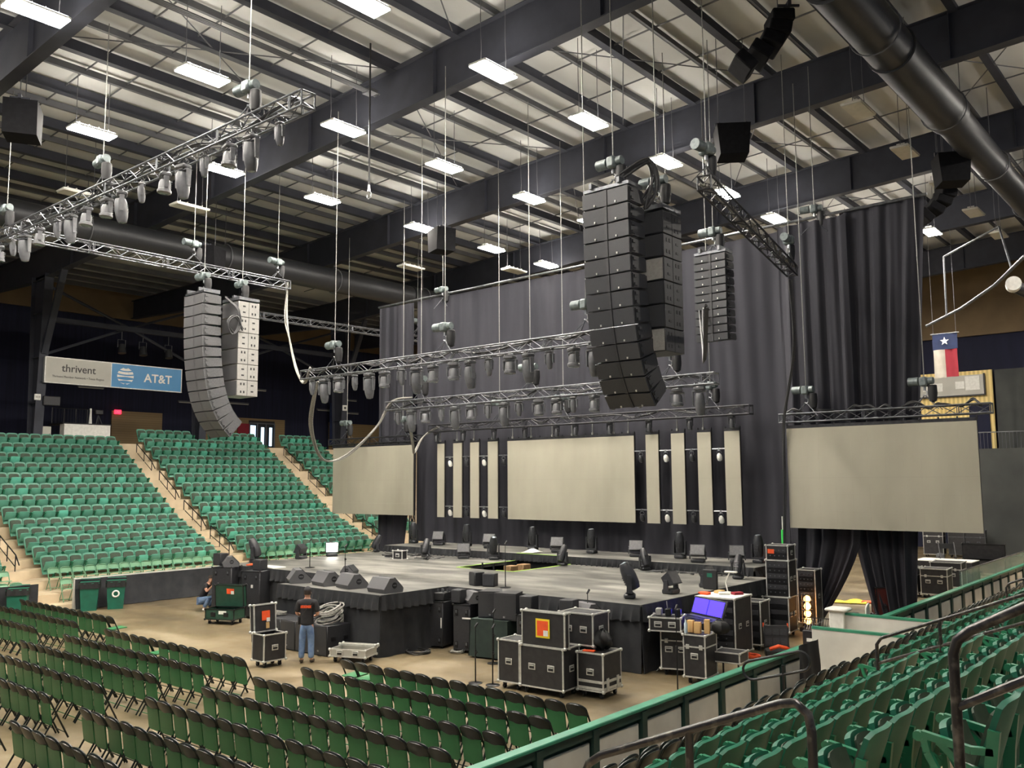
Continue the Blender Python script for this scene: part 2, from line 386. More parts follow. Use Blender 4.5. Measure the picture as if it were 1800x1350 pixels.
# sag rods across the purlins, two lines in each bay
for b in FR[:-1]:
    for f in (2.6, 3.9, 6.4):
        mb = MB().cyl((-45, b + f, 16.12), (13, b + f, ZF(13) + 1.62), .028, n=5); struct('roof_beam_rod', mb, M['steel_lt'])
for b in (9.0, 18.0, 27.0, 36.0):
    for xa in (-8.6, -17.1, -25.5):
        mb = MB()
        mb.cyl((xa, b + .2, ZF(xa) + 1.5), (xa + 5.6, b + 8.8, ZF(xa + 5.6) + 1.5), .02, n=5)
        mb.cyl((xa + 5.6, b + .2, ZF(xa + 5.6) + 1.5), (xa, b + 8.8, ZF(xa) + 1.5), .02, n=5)
        struct('roof_beam_rod', mb, M['steel_lt'])

# ducts: each spiral duct is one long thing
def duct(name, label, x, z, secs):
    o = thing(name, label, 'duct', (x, secs[0][0], z))
    y00 = secs[0][0]
    for y0, y1, r in secs:
        mb = MB(); T = Matrix.Translation((0, y0 - y00, 0)) @ Matrix.Rotation(-PI / 2, 4, 'X')
        L_ = y1 - y0
        mb.lathe([(r * .96, 0), (r + .03, .01), (r + .03, .12), (r, .14), (r, L_ - .02), (r * .96, L_)], 28, T=T)
        mb.build('duct_section', M['duct'], o)
    for y in range(int(y00) + 3, int(secs[-1][1]), 6):
        mb = MB(); rr = max(s[2] for s in secs if s[0] <= y <= s[1]) + .045
        mb.tube([(rr * math.cos(a), y - y00, rr * math.sin(a)) for a in [2 * PI * i / 24 for i in range(24)]], .02, 5, closed=True)
        mb.cyl((0, y - y00, rr), (0, y - y00, ZF(x) + 1.4 - z), .014, n=5)
        mb.build('duct_hanger', M['steel_lt'], o)
    return o
duct('air_duct', 'big black spiral air duct slanting down the upper right of the roof', -6.3, 14.9, [(6, 18.0, .52), (18.0, 22.2, .56), (22.2, 27.6, .58), (27.6, 33.6, .5), (33.6, 41, .46), (41, 50, .46)])
duct('air_duct', 'black spiral air duct over the far stands behind the left speaker hang', -34.0, 14.05, [(6, 20, .54), (20, 32, .56), (32, 46, .56)])

# high-bay lamps
def make_lamp(lit, up):
    t = thing('high_bay_lamp', 'lamp', 'ceiling lamp')
    mb = MB(); mb.box((0, 0, .055), (.6, 1.36, .07), b=.02); mb.box((0, 0, .12), (.3, .9, .07), b=.02)
    for y in (-.45, -.15, .15, .45): mb.box((0, y, .17), (.26, .02, .06))
    mb.build('housing', M['white'], t)
    MB().box((0, 0, .01), (.56, 1.3, .025)).build('diffuser', M['lamp'] if lit else M['lamp_off'], t)
    if lit:
        for s_ in (-1, 1): MB().box((s_ * .22, 0, .096), (.1, 1.2, .008)).build('added_uplight', M['roof_fill'], t)  # invented glowing strips on the housing top, there to lighten the roof
    for y in (-.5, .5):
        MB().tube([(0, y, .1), (.015, y, .5), (-.01, y, 1.1), (0, y, up)], .011, 5).build('suspension_cable', M['steel_lt'], t)
    return t
LZ = 15.15
LP = {}
def lamp_at(lit, x, y, z, label, group):
    up = round(ZF(x) + 1.84 - z, 2)
    if (lit, up) not in LP: LP[lit, up] = Pool(make_lamp(lit, up))
    return LP[lit, up].put((x, y, z), 0, label, group)
rows = {'right row': (-14.95, (3.9, 8.2, 12.5, 17.1, 21.5, 26.1, 30.6, 35.0, 40.2, 44.1, 49.0)), 'middle row': (-21.0, (-.9, 3.4, 7.9, 12.15, 16.95, 21.4, 26.1, 30.3)), 'left row': (-27.1, (3.2, 7.6, 12.0, 16.6, 20.9, 26.1, 30.8, 35.0))}
for nm, (x, ys) in rows.items():
    for i, y in enumerate(ys):
        lamp_at(True, x, y, LZ, 'bright high-bay lamp, %s from the front in the %s over the floor' % (ORD[i + 1], nm), 'lit high-bay lamps')
lamp_at(True, -10.5, 41.6, LZ, 'bright high-bay lamp hanging alone beyond the right end of the backdrop', 'lit high-bay lamps')
for i, y in enumerate((4.0, 9.9, 31.5, 40.3)):
    lamp_at(True, -2.6, y, LZ, 'bright high-bay lamp over the near stand, %s from the front' % ORD[i + 1], 'lit high-bay lamps')
for i, (x, y) in enumerate(((-8.4, 26.1), (-8.4, 30.6), (-8.4, 35.1), (-8.35, 39.7), (-8.35, 44.2))):
    lamp_at(False, x, y, LZ, 'unlit white high-bay lamp near the right duct, %s from the front' % ORD[i + 1], 'unlit high-bay lamps')
for i, (x, y) in enumerate(((-31.5, 13.6), (-30.0, 17.0), (-30.7, 29.0), (-27.4, 32.8))):
    lamp_at(False, x, y, 14.5, 'unlit white lamp below the dark frames on the left side, %s from the front' % ORD[i + 1], 'unlit high-bay lamps')

# house loudspeakers slung from the frames
def house_speaker(name, label, loc, rz, wedge=False):
    t = thing(name, label, 'speaker', loc, rz)
    mb = MB()
    if wedge:
        for i in range(5):
            a = i * 11; T = Matrix.Translation((0, -.16 * i * i * .33, -.3 * i)) @ Matrix.Rotation(R(-a), 4, 'X'); mb.box((0, -.1, -.12), (.8, .52, .285), T=T, b=.03)
    else:
        mb.prism([(-.5, 0), (.5, 0), (.42, -.95), (-.42, -.95)], 'y', -.4, .45)
    mb.build('cabinet', M['dull_black'], t)
    mb = MB(); mb.box((0, 0, .08), (1.0, .08, .12)); mb.box((-.4, 0, .05), (.05, .5, .05)); mb.box((.4, 0, .05), (.05, .5, .05)); mb.build('bracket', M['steel'], t)
    mb = MB()
    for x in (-.4, .4): mb.cyl((x, 0, .1), (x, 0, ZF(loc[0]) + 1.83 - loc[2]), .014, n=5)
    mb.build('hanging_wire', M['steel_lt'], t)
    return t
house_speaker('house_speaker', 'dark box speaker hung under the roof between the right lamp row and the right duct', (-11.6, 24.3, 14.95), R(35))
house_speaker('house_speaker', 'dark box speaker hung at the upper left edge above the front truss', (-25.6, 9.4, 14.75), R(-30))
house_speaker('house_speaker', 'dark box speaker hung in the middle of the roof above the rear trusses', (-25.7, 26.0, 14.8), R(-20))
house_speaker('house_speaker_cluster', 'curved black speaker cluster hung at the top right beside the duct', (-7.9, 19.5, 15.2), R(-50), True)
house_speaker('house_speaker', 'dark box speaker hung under the left duct above the side truss', (-32.2, 19.2, 13.8), R(-60))
house_speaker('house_speaker_cluster', 'curved black speaker cluster under the far part of the right duct', (-7.7, 33.2, 14.6), R(-50), True)
house_speaker('house_speaker', 'dark box speaker tucked under the right duct at its middle', (-7.0, 30.6, 14.7), R(30))
# a loose hook on a drop line and a tray of conduit
t = thing('rigging_hook', 'chrome hook hanging free on a dark line below the roof', 'hook', (-19.6, 16.8, 12.7))
MB().cyl((0, 0, .3), (0, 0, 4.72), .03, n=6).build('line', M['cable_dk'], t)
mb = MB(); mb.cyl((0, 0, .12), (0, 0, .32), .05, .03, n=8); mb.tube([(.0, 0, .14), (.09, 0, .06), (.08, 0, -.06), (0, 0, -.11), (-.08, 0, -.05), (-.09, 0, .03)], .022, 6); mb.build('hook', M['alu'], t)
mb = MB()
for i in range(4): mb.cyl((-20.4 + .07 * i, 9.3, 16.3), (-20.4 + .07 * i, 17.7, 16.3), .026, n=6)
mb.box((-20.3, 17.4, 16.3), (.4, .3, .1))
tag(mb.build('conduit_bundle', M['steel_lt']), 'bundle of grey conduits running below the roof joists', 'conduit')

# ------------------------------------------------------------------ far stand (left): terrace, aisles, drape
ROWX = [-35.35 - .78 * r for r in range(5)] + [-38.47 - .79 * r for r in range(1, 10)]
ROWZ = [1.6 + .325 * r for r in range(5)] + [2.9 + .47 * r for r in range(1, 10)]
ROWZ = [z - .82 for z in ROWZ]
prof = [(-31.75, -.05), (-31.75, .17), (-32.95, .17), (-32.95, .48), (-34.3, .48)]
xe = -34.3; ze = .48
for x, z in zip(ROWX, ROWZ):
    prof += [(xe, z)]; xe = x - .17; prof += [(xe, z)]
prof += [(xe, 6.3), (-54.5, 6.3), (-54.5, -.05)]
struct('floor_terrace_left', MB().prism(prof, 'y', 4.0, 52.0), M['tread'])
AISL = ((13.05, 14.05), (21.75, 23.05), (30.75, 31.95))
for y0, y1 in AISL:
    mb = MB(); px = -34.3; pz = .48
    for x, z in list(zip(ROWX, ROWZ)):
        mb.box((px + .19, (y0 + y1) / 2, (pz + z) / 2), (.38, y1 - y0 - .06, (z - pz)), 0)
        px = x - .17; pz = z
    mb.box((-34.1, (y0 + y1) / 2, .33), (.4, y1 - y0 - .06, .3)); mb.box((-32.75, (y0 + y1) / 2, .32), (.4, y1 - y0 - .06, .3))
    struct('floor_aisle_steps', mb, M['tread'])
# black aisle rails
def aisle_rail(y, r0, r1, label):
    t = thing('aisle_rail', label, 'handrail', (0, 0, 0))
    P = [(ROWX[r] + .1, ROWZ[r]) for r in (r0, r1)]
    a, b = P; hx = .92
    mb = MB(); mb.tube([(a[0] + .35, y, a[1] + hx - .35), (a[0], y, a[1] + hx), (b[0], y, b[1] + hx), (b[0], y, b[1] + .1)], .024, 6); mb.build('top_rail', M['rail_blk'], t)
    mb = MB(); mb.tube([(a[0], y, a[1] + .5), (b[0], y, b[1] + .5)], .018, 6); mb.build('mid_rail', M['rail_blk'], t)
    for k in range(3):
        f = k / 2; x = a[0] + (b[0] - a[0]) * f; z = a[1] + (b[1] - a[1]) * f
        MB().cyl((x, y, z - .35), (x, y, z + hx), .022, n=6).build('post', M['rail_blk'], t)
for ya, nm in ((13.55, 'aisle at the left edge'), (22.4, 'aisle between the two large far blocks'), (31.35, 'aisle beside the left screen')):
    for i, (r0, r1) in enumerate(((0, 2), (3, 5), (6, 8), (9, 11))):
        aisle_rail(ya, r0, r1, 'black stair rail on the %s, %s from the bottom' % (nm, ORD[i + 1]))

def wavy(x0, y0, x1, y1, z0, z1, amp=.05, wl=.5, seed=0, nu=None, nv=8, th=.012, flare=0.0, hem=None, top=0.35):
    """a hanging cloth between two plan points; folds grow towards the hem"""
    rnd = random.Random(seed); L_ = math.hypot(x1 - x0, y1 - y0); dx, dy = (x1 - x0) / L_, (y1 - y0) / L_; nx, ny = dy, -dx
    nu = nu or max(8, int(L_ / wl * 8)); ph = [rnd.uniform(0, 6.28) for _ in range(6)]; fr = [rnd.uniform(.75, 1.3) for _ in range(6)]
    def fn(u, v):
        s_ = u * L_; d = 0
        q = s_ + .12 * math.sin(s_ * 1.7 + ph[0]) + .1 * math.sin(v * 3 + s_ * .9 + ph[1])
        d = math.sin(q * 2 * PI / wl + ph[2]) * .62 + math.sin(q * 2 * PI / (wl * 1.73) + ph[3] + .6 * v) * .38
        d *= amp * (top + (1 - top) * (1 - v)) * (.7 + .3 * math.sin(s_ * .8 + ph[4]))
        zb = hem(u) if hem else z0
        return (x0 + dx * s_ + nx * (d + flare * (1 - v) ** 2), y0 + dy * s_ + ny * (d + flare * (1 - v) ** 2), zb + (z1 - zb) * v)
    return MB().sheet(fn, nu, nv, th=(nx * th, ny * th, 0))
tag(wavy(-31.46, 14.05, -31.44, 24.0, 0.02, 1.02, .1, .9, 3, flare=.14).build('rink_drape', M['velour']), 'black drape hung over the rink boards behind the two green bins', 'drape')
tag(wavy(-31.46, 6.0, -31.46, 12.85, 0.02, .98, .05, .9, 4).build('rink_drape', M['velour']), 'black drape over the boards at the far left edge', 'drape')
struct('wall_rink_left', MB().box((-31.68, 19.0, .52), (.12, 9.8, 1.04)).box((-31.68, 9.5, .47), (.12, 6.6, .94)).box((-31.68, 38, .52), (.12, 24, 1.04)), M['board'])

# sign beam, column fittings, booth, door
t = thing('sponsor_sign', 'long hanging sign, grey half and blue half, on the left beams', 'sign', (-44.7, 21.6, 9.8))
T = Matrix.Identity(4)
MB().box((0, -1.93, 0), (.14, 3.2, 1.22)).build('grey_panel', M['sign_grey'], t)
MB().box((0, 1.6, 0), (.14, 3.85, 1.22)).build('blue_panel', M['sign_blue'], t)
mb = MB()
for z in (-.62, .62): mb.box((0, 0, z), (.17, 7.15, .04))
for y in (-3.56, -.33, 3.54): mb.box((0, y, 0), (.17, .04, 1.26))
mb.build('sign_frame', M['edge'], t)
SR = (PI / 2, 0, PI / 2)
text('thrivent', .52, M['ink'], t, (.08, -1.95, .12), SR, bold=.004)
text('Thrivent Member Network \u2022 Texas Region', .145, M['ink'], t, (.08, -1.95, -.3), SR)
text('AT&T', .62, M['white'], t, (.08, 2.2, -.03), SR, bold=.012, sx=1.0)
mb = MB(); rad = .44
for a, b in ((-.98, -.78), (-.62, -.36), (-.2, .12), (.28, .56), (.7, .96)):
    pts = []
    for i in range(13):
        q = a + 0; xx = math.sqrt(max(0, 1 - a * a)) * (-1 + i / 6); pts.append((xx * rad, (a + .1 * (1 - (i / 6 - 1) ** 2) * (1 if a < 0 else -1)) * rad))
    for i in range(13):
        xx = math.sqrt(max(0, 1 - b * b)) * (1 - i / 6); pts.append((xx * rad, (b + .1 * (1 - (1 - i / 6) ** 2) * (-1)) * rad))
    mb.prism(pts, 'x', .07, .085)
o = mb.build('globe_emblem', M['white'], t, loc=(0, .42, 0))
t = thing('exit_sign', 'small glowing red exit sign on the far concourse wall', 'exit sign', (-53.9, 26.2, 8.68))
MB().box((0, 0, 0), (.1, .42, .26), b=.02).build('panel', M['exit_red'], t)
text('EXIT', .2, M['white'], t, (.055, 0, 0), SR)
struct('door_1', MB().box((-53.95, 36.6, 7.5), (.1, 2.1, 2.2)), M['black'])
t = thing('entrance_doors', 'lit glass entrance doorway beyond the top of the far stand', 'door', (-53.88, 36.6, 6.4))
MB().box((0, -.75, 1.0), (.04, .42, 1.7)).build('door_glass', M['daylight'], t)
MB().box((0, .05, 1.15), (.04, .22, 1.2)).build('door_glass', M['daylight'], t)
MB().box((0, .72, 1.1), (.04, .2, 1.3)).build('door_glass', M['daylight'], t)
mb = MB(); mb.box((.03, 0, 2.02), (.06, 2.1, .08))
for y in (-1.02, -.4, .32, 1.02): mb.box((.03, y, 1.0), (.06, .07, 2.0))
mb.build('door_frame', M['steel_lt'], t)
MB().box((.06, -1.55, 1.0), (.06, .9, 1.9)).build('red_poster', M['red'], t)
t = thing('press_riser', 'white fronted camera platform at the back of the far stand', 'platform', (-46.3, 20.85, 6.3))
MB().box((0, 0, .5), (.5, 2.35, 1.0)).build('front_panel', M['white'], t)
mb = MB(); mb.box((-.6, 0, 1.03), (1.7, 2.5, .06)); mb.build('platform_top', M['black'], t)
mb = MB()
for y in (-1.2, -.6, 0, .6, 1.2): mb.cyl((-1.2, y, 1.05), (-1.2, y, 1.9), .02, n=6)
mb.tube([(-1.2, -1.2, 1.9), (-1.2, 1.2, 1.9)], .022, 6)
for k in range(16): mb.cyl((-1.2, -1.15 + .15 * k, 1.06), (-1.2, -1.15 + .15 * k, 1.88), .009, n=4)
mb.build('guard_rail', M['rail_blk'], t)
t = thing('tripod_camera', 'covered camera on a tripod standing on the white fronted platform', 'camera', (-46.3, 21.2, 7.36))
mb = MB(); mb.cyl((0, -.12, 0), (0, -.12, .55), .09, .05, n=8); mb.cyl((0, -.12, .55), (0, -.12, .8), .05, n=8); mb.build('tripod', M['white'], t)
mb = MB(); mb.box((0, .28, .62), (.3, .42, .26), b=.04); mb.build('camera_body', M['black'], t)
mb = MB()
for y in (.12, .28, .44): mb.cyl((0, .28, .5), (.12 if y != .28 else -.16, y, 0), .016, n=5)
mb.build('camera_legs', M['alu_dk'], t)
t = thing('section_sign', 'small white section sign on the left column', 'sign', (-44.86, 17.85, 8.45)); MB().box((0, 0, 0), (.06, .3, .3), b=.02).build('panel', M['white'], t); text('103', .15, M['ink'], t, (.035, 0, 0), SR)
t = thing('section_sign', 'small white section sign on the column above the left screen', 'sign', (-44.83, 36.6, 9.0)); MB().box((0, 0, 0), (.06, .36, .36), b=.02).build('panel', M['white'], t); MB().box((.035, 0, 0), (.02, .14, .14)).build('dark_mark', M['ink'], t)
t = thing('tv_monitor', 'small dark monitor bracketed on the left column', 'monitor', (-44.84, 18.5, 8.3)); MB().box((0, 0, 0), (.12, .8, .46), b=.02).build('monitor_shell', M['black'], t); MB().box((.062, 0, 0), (.01, .72, .38)).build('monitor_screen', M['cab'], t)
t = thing('wall_cabinet', 'grey equipment cabinet at the foot of the left column', 'cabinet', (-45.25, 18.45, 6.32)); MB().box((0, 0, .3), (.3, .42, .9), b=.02).build('cabinet_body', M['sign_grey'], t); MB().box((.16, .14, .35), (.02, .03, .1)).build('handle', M['ink'], t)
for i, (y, z, L_) in enumerate(((24.5, 10.1, 1.6), (31.5, 9.6, 2.6), (34.2, 9.75, 2.6), (34.4, 10.8, 5.0), (42.2, 9.7, 1.6), (44.7, 9.6, 1.4), (44.6, 10.6, 1.2))):
    t = thing('strip_light', 'unlit grey strip light on the dark far wall, %s from the left' % ORD[i + 1], 'strip light', (-53.96, y, z), 0, 'strip lights on the far wall')
    MB().box((0, 0, 0), (.14, L_, .14), b=.02).build('housing', M['steel_lt'], t)
    MB().box((.06, 0, -.06), (.06, L_ - .1, .05)).build('tube_cover', M['sign_grey'], t)
for i, (y, z) in enumerate(((22.0, 11.75), (23.15, 11.75), (24.6, 11.75))):
    t = thing('stage_can_light', 'black can light under the crossed braces, %s from the left' % ORD[i + 1], 'stage light', (-45.12, y, z), 0, 'can lights under the braces')
    mb = MB(); mb.cyl((0, 0, -.25), (.08, 0, -.72), .15, .2, n=12); mb.build('can', M['head_dk'], t)
    mb = MB(); mb.tube([(-.02, -.2, -.4), (-.02, -.2, 0), (-.02, .2, 0), (-.02, .2, -.4)], .02, 6); mb.cyl((-.02, 0, 0), (-.02, 0, .48), .02, n=6); mb.build('yoke', M['steel_lt'], t)
t = thing('wall_banner', 'blue banner with a small red patch beyond the left screen', 'banner', (-53.5, 43.0, 8.6)); MB().box((0, 0, 0), (.03, 1.5, 3.2)).build('cloth', M['flag_blue'], t); MB().box((.03, .2, 1.2), (.02, 1.0, .2)).build('red_patch', M['red'], t)

# far end beyond the backdrop
tag(wavy(-1.0, 54.0, -13.5, 54.0, 0.02, 5.85, .1, 1.5, 11, nv=10, flare=.0).build('masking_drape', M['drape_grey']), 'tall grey masking drape hung below the far walkway', 'drape')
struct('floor_walkway', MB().box((-7.0, 56.6, 5.75), (14.5, 5.0, .2)), M['steel'])
t = thing('walkway_rail', 'thin metal guard rail along the far walkway', 'guard rail', (-12.0, 54.3, 5.85))
mb = MB(); mb.tube([(0, 0, 0), (0, 0, .9), (11, 0, .9)], .03, 6); mb.build('top_rail', M['steel_lt'], t)
mb = MB()
for k in range(60): mb.cyl((.18 * k + .18, 0, 0), (.18 * k + .18, 0, .88), .01, n=4)
mb.build('balusters', M['steel_lt'], t)
tag(wavy(-1.0, 57.2, -11.5, 57.2, 5.9, 10.5, .12, .9, 12).build('masking_drape', M['drape_grey']), 'grey curtain hung on the far walkway beside the yellow wall', 'drape')
struct('door_2', MB().box((-12.75, 58.75, 7.2), (1.1, .1, 2.8)), M['navy'])
t = thing('display_board', 'long grey board with white squares on the yellow far wall', 'display board', (-14.2, 58.7, 9.85))
MB().box((0, 0, 0), (3.6, .12, 1.2)).build('board_panel', M['sign_grey'], t)
for x, z, wd, hh in ((-1.45, -.05, .35, .4), (-.75, -.05, .55, .5), (.5, .02, .5, .45), (1.2, .1, .8, .85)): MB().box((x, -.08, z), (wd, .04, hh)).build('white_square', M['white'], t)
mb = MB(); mb.box((0, -.05, -.63), (3.7, .1, .08)); mb.box((1.84, -.05, 0), (.08, .1, 1.3)); mb.build('board_edge', M['black'], t)
t = thing('hanging_flag', 'flag hung lengthwise, blue top with a white star over white and red', 'flag', (-11.05, 45.0, 10.0))
MB().sheet(lambda u, v: (-.56 + 1.1 * u, .04 * math.sin(6 * u + 2 * v), .32 + .75 * v), 12, 6, th=(0, .01, 0)).build('blue_band', M['flag_blue'], t)
MB().sheet(lambda u, v: (-.54 + .53 * u, .05 * math.sin(6 * u + 2 * v), -1.02 + 1.34 * v), 10, 8, th=(0, .01, 0)).build('white_band', M['flag_white'], t)
MB().sheet(lambda u, v: (-.01 + .53 * u, .05 * math.sin(6 * u + 3.2 + 2 * v), -1.0 + 1.32 * v), 10, 8, th=(0, .01, 0)).build('red_band', M['red'], t)
st = []
for i in range(10):
    a = PI / 2 + i * PI / 5; rr = .2 if i % 2 == 0 else .08; st.append((rr * math.cos(a), rr * math.sin(a) + .7))
MB().prism(st, 'y', -.09, -.07).build('star', M['white'], t)
mb = MB().cyl((-.62, 0, 1.08), (.62, 0, 1.08), .025, n=6)
for x in (-.5, .5): mb.cyl((x, 0, 1.08), (x, 0, 6.6), .008, n=4)
mb.build('flag_pole', M['alu'], t)
t = thing('curved_pipe', 'bent silver pipe with struts to the right of the backdrop', 'pipe', (0, 0, 0))
MB().tube([(-11.3, 43, 11.2), (-9.6, 42.2, 11.7), (-8.0, 41, 12.3), (-6.6, 39.5, 13.0)], .07, 8).build('pipe', M['alu_dk'], t)
mb = MB(); mb.cyl((-7.2, 40.2, 12.7), (-7.6, 40.4, 14.6), .045, n=6); mb.cyl((-10.3, 42.5, 11.5), (-10.3, 42.6, 14.2), .045, n=6); mb.cyl((-7.6, 40.4, 14.6), (-10.3, 42.6, 14.2), .045, n=6); mb.build('strut', M['alu_dk'], t)
t = thing('round_vent', 'white round vent end on a black pipe at the right edge', 'vent', (-7.5, 42.0, 12.35))
MB().cyl((0, 0, 0), (.1, -.5, .02), .3, n=20).build('vent_cap', M['white'], t); MB().cyl((0, 0, 0), (2.6, 2.2, -1.6), .26, n=16).build('vent_pipe', M['duct'], t)

# ------------------------------------------------------------------ stage
SZ = 1.5
st = thing('stage', 'large black skirted stage with a thrust nose and a square pit in its deck', 'stage', (0, 0, 0))
mb = MB()
for x0, x1, y0, y1 in ((-27.5, -20.3, 17.4, 24.35), (-17.9, -10.9, 17.4, 24.35), (-20.3, -17.9, 17.4, 21.3), (-21.05, -16.9, 15.0, 17.4)):
    mb.box(((x0 + x1) / 2, (y0 + y1) / 2, SZ - .05), (x1 - x0, y1 - y0, .1))
mb.build('deck', M['deck'], st)
MB().box((-19.1, 22.85, .42), (2.7, 3.2, .06)).build('pit_floor', M['black'], st)
def skirt(poly, z0, z1, nm, parent, amp, wl, seed, m=None):
    for i, (a, b) in enumerate(zip(poly, poly[1:])):
        wavy(a[0], a[1], b[0], b[1], z0, z1, amp, wl, seed + i, nv=6, flare=amp * .6).build(nm, m or M['velour'], parent)
POLY = [(-10.88, 24.3), (-10.88, 17.37), (-16.87, 17.37), (-16.87, 14.97), (-21.08, 14.97), (-21.08, 17.37), (-27.52, 17.37), (-27.52, 24.3)]
POLY = POLY[::-1]
skirt(POLY, .01, SZ - .03, 'skirt_drape', st, .05, .62, 20)
def valance(a, b, z0, z1, parent, seed, pleat=.26):
    L_ = math.hypot(b[0] - a[0], b[1] - a[1]); dx, dy = (b[0] - a[0]) / L_, (b[1] - a[1]) / L_; nx, ny = dy, -dx
    k = max(1, int(L_ / pleat)); nu = k * 6
    def fn(u, v):
        q = (u * k) % 1.0; s_ = u * L_
        box_ = .5 - .5 * math.cos(min(1, q * 1.6) * 2 * PI) if q < .625 else 0.0
        d = .045 + (.085 * box_ + .012 * math.sin(s_ * 3 + seed)) * (1 - v) + .02 * (1 - v)
        return (a[0] + dx * s_ + nx * d, a[1] + dy * s_ + ny * d, z0 + (z1 - z0) * v - .012 * math.sin(q * 6.28) * (1 - v))
    MB().sheet(fn, nu, 4, th=(nx * -.01, ny * -.01, 0)).build('valance', M['velour'], parent)
for i, (a, b) in enumerate(zip(POLY, POLY[1:])): valance(a, b, 1.14, SZ + .004, st, i)
mb = MB()
for a, b in (((-20.3, 21.3), (-20.3, 24.3)), ((-17.9, 21.3), (-17.9, 24.3)), ((-20.3, 21.3), (-19.7, 21.3)), ((-18.6, 21.3), (-17.9, 21.3))):
    mb.beam((a[0], a[1], SZ + .006), (b[0], b[1], SZ + .006), .07, .008)
mb.build('edge_tape', M['tape'], st)
rs = thing('upstage_riser', 'low black skirted riser along the rear of the stage', 'stage riser', (0, 0, 0))
MB().box((-19.3, 25.75, 1.7), (15.8, 2.85, .1)).build('deck', M['deck'], rs)
mb = MB(); mb.box((-19.3, 25.75, .82), (15.6, 2.7, 1.64)); mb.build('base', M['black'], rs)
for a, b, sd in (((-27.2, 24.32), (-11.4, 24.32), 3), ((-11.4, 24.32), (-11.4, 27.1), 4)): valance(a, b, 1.51, 1.755, rs, sd, .2)
skirt([(-11.38, 24.34), (-11.38, 27.0)], .01, 1.5, 'skirt_drape', rs, .04, .6, 44)
MB().beam((-20.3, 24.36, 1.757), (-18.1, 24.36, 1.757), .07, .008).build('edge_tape', M['tape'], rs)
# timber frame and legs standing in the pit
t = thing('pit_lift', 'pale timber blocks on posts inside the pit of the stage', 'stage lift', (-20.0, 22.2, .45))
for x in (.0, .5, 1.0): MB().cyl((x, 0, 0), (x, 0, 1.15), .03, n=6).build('post', M['rail_blk'], t)
for y in (.1, .75): MB().box((1.15, y, .98), (.3, .4, .26), b=.02).build('timber_block', M['wood_block'], t)
mb = MB(); mb.box((.5, 0, .8), (1.2, .08, .06)); mb.build('cross_bar', M['steel_lt'], t)

# ------------------------------------------------------------------ screens
def led_wall(name, label, x0, x1, z0, z1, group=None):
    w_, h_ = x1 - x0, z1 - z0
    t = thing(name, label, 'led screen', ((x0 + x1) / 2, 26.0, z0), 0, group)
    MB().box((0, .05, h_ / 2), (w_ - .01, .09, h_ - .01)).build('cabinet_frame', M['black'], t)
    nu = max(1, round(w_ / .5)); nv = 6; mb = MB()
    for i in range(nu):
        for j in range(nv):
            mb.box((-w_ / 2 + (i + .5) * w_ / nu, -.01, (j + .5) * h_ / nv), (w_ / nu - .0009, .03, h_ / nv - .0009))
    mb.build('screen_face', M['screen'], t)
    mb = MB(); mb.box((0, .04, h_ + .05), (w_, .1, .09))
    for i in range(nu + 1): mb.box((-w_ / 2 + i * w_ / nu, .02, h_ + .09), (.035, .06, .1))
    mb.build('header_bar', M['truss_blk'], t)
    return t
led_wall('video_screen', 'large blank grey screen hung over the left end of the stage', -32.6, -27.3, 2.87, 5.82)
led_wall('video_screen', 'wide blank grey screen in the centre behind the stage', -22.09, -16.41, 2.84, 5.8)
led_wall('video_screen', 'large blank grey screen hung beside the near stand on the right', -10.97, -5.72, 2.83, 5.8)
SX = ((-25.87, -25.48), (-24.97, -24.5), (-24.04, -23.58), (-23.1, -22.6), (-15.94, -15.45), (-14.96, -14.47), (-13.99, -13.51), (-13.03, -12.51))
for i, (a, b) in enumerate(SX):
    side = 'left' if i < 4 else 'right'; k = (4 - i) if i < 4 else i - 3
    led_wall('strip_screen', 'narrow vertical screen strip, %s to the %s of the centre screen' % (ORD[k], side), a, b, 2.84, 5.81, 'narrow strip screens')

# ------------------------------------------------------------------ trusses
def truss(name, label, p0, p1, size=.3, m='alu_dk', seg=.42, group=None, ends=True):
    p0 = Vector(p0); p1 = Vector(p1); L_ = (p1 - p0).length; d = (p1 - p0).normalized()
    t = thing(name, label, 'truss', p0, 0, group)
    x = d.cross(Vector((0, 0, 1))).normalized(); u = x.cross(d)
    h = size / 2 - .025
    C = [x * a * h + u * b * h for a, b in ((-1, -1), (1, -1), (1, 1), (-1, 1))]
    for c in C: MB().cyl(c, c + d * L_, .025, n=8).build('chord', M[m], t)
    n = max(2, int(round(L_ / seg))); mb = MB()
    for f in range(4):
        a, b = C[f], C[(f + 1) % 4]
        for i in range(n):
            q0 = d * (L_ * i / n); q1 = d * (L_ * (i + 1) / n)
            mb.cyl((a if i % 2 == 0 else b) + q0, (b if i % 2 == 0 else a) + q1, .0125, n=5)
            if i % 6 == 0 and i: mb.cyl(a + q0, b + q0, .0125, n=5); mb.cyl(a + q0 + d * .05, b + q0 + d * .05, .0125, n=5)
    mb.build('lacing', M[m], t)
    if ends:
        mb = MB()
        for q in (d * .01, d * (L_ - .01)):
            for f in range(4): mb.cyl(C[f] + q, C[(f + 1) % 4] + q, .02, n=6)
        mb.build('end_frame', M[m], t)
    return t
T1Y, T1Z = 10.0, 11.58; T2Y, T2Z = 17.6, 7.74; T3Y, T3Z = 21.4, 6.96; T4Y, T4Z = 25.8, 6.44
truss('lighting_truss', 'nearest lighting truss crossing the upper left, loaded with moving lights', (-31.5, T1Y, T1Z), (-13.45, T1Y, T1Z), .36)
truss('lighting_truss', 'long truss over the front of the stage, loaded with moving lights', (-23.65, T2Y, T2Z), (-10.3, T2Y, T2Z), .32)
truss('lighting_truss', 'middle stage truss with moving lights, second from the backdrop', (-23.8, T3Y, T3Z), (-10.9, T3Y, T3Z), .34)
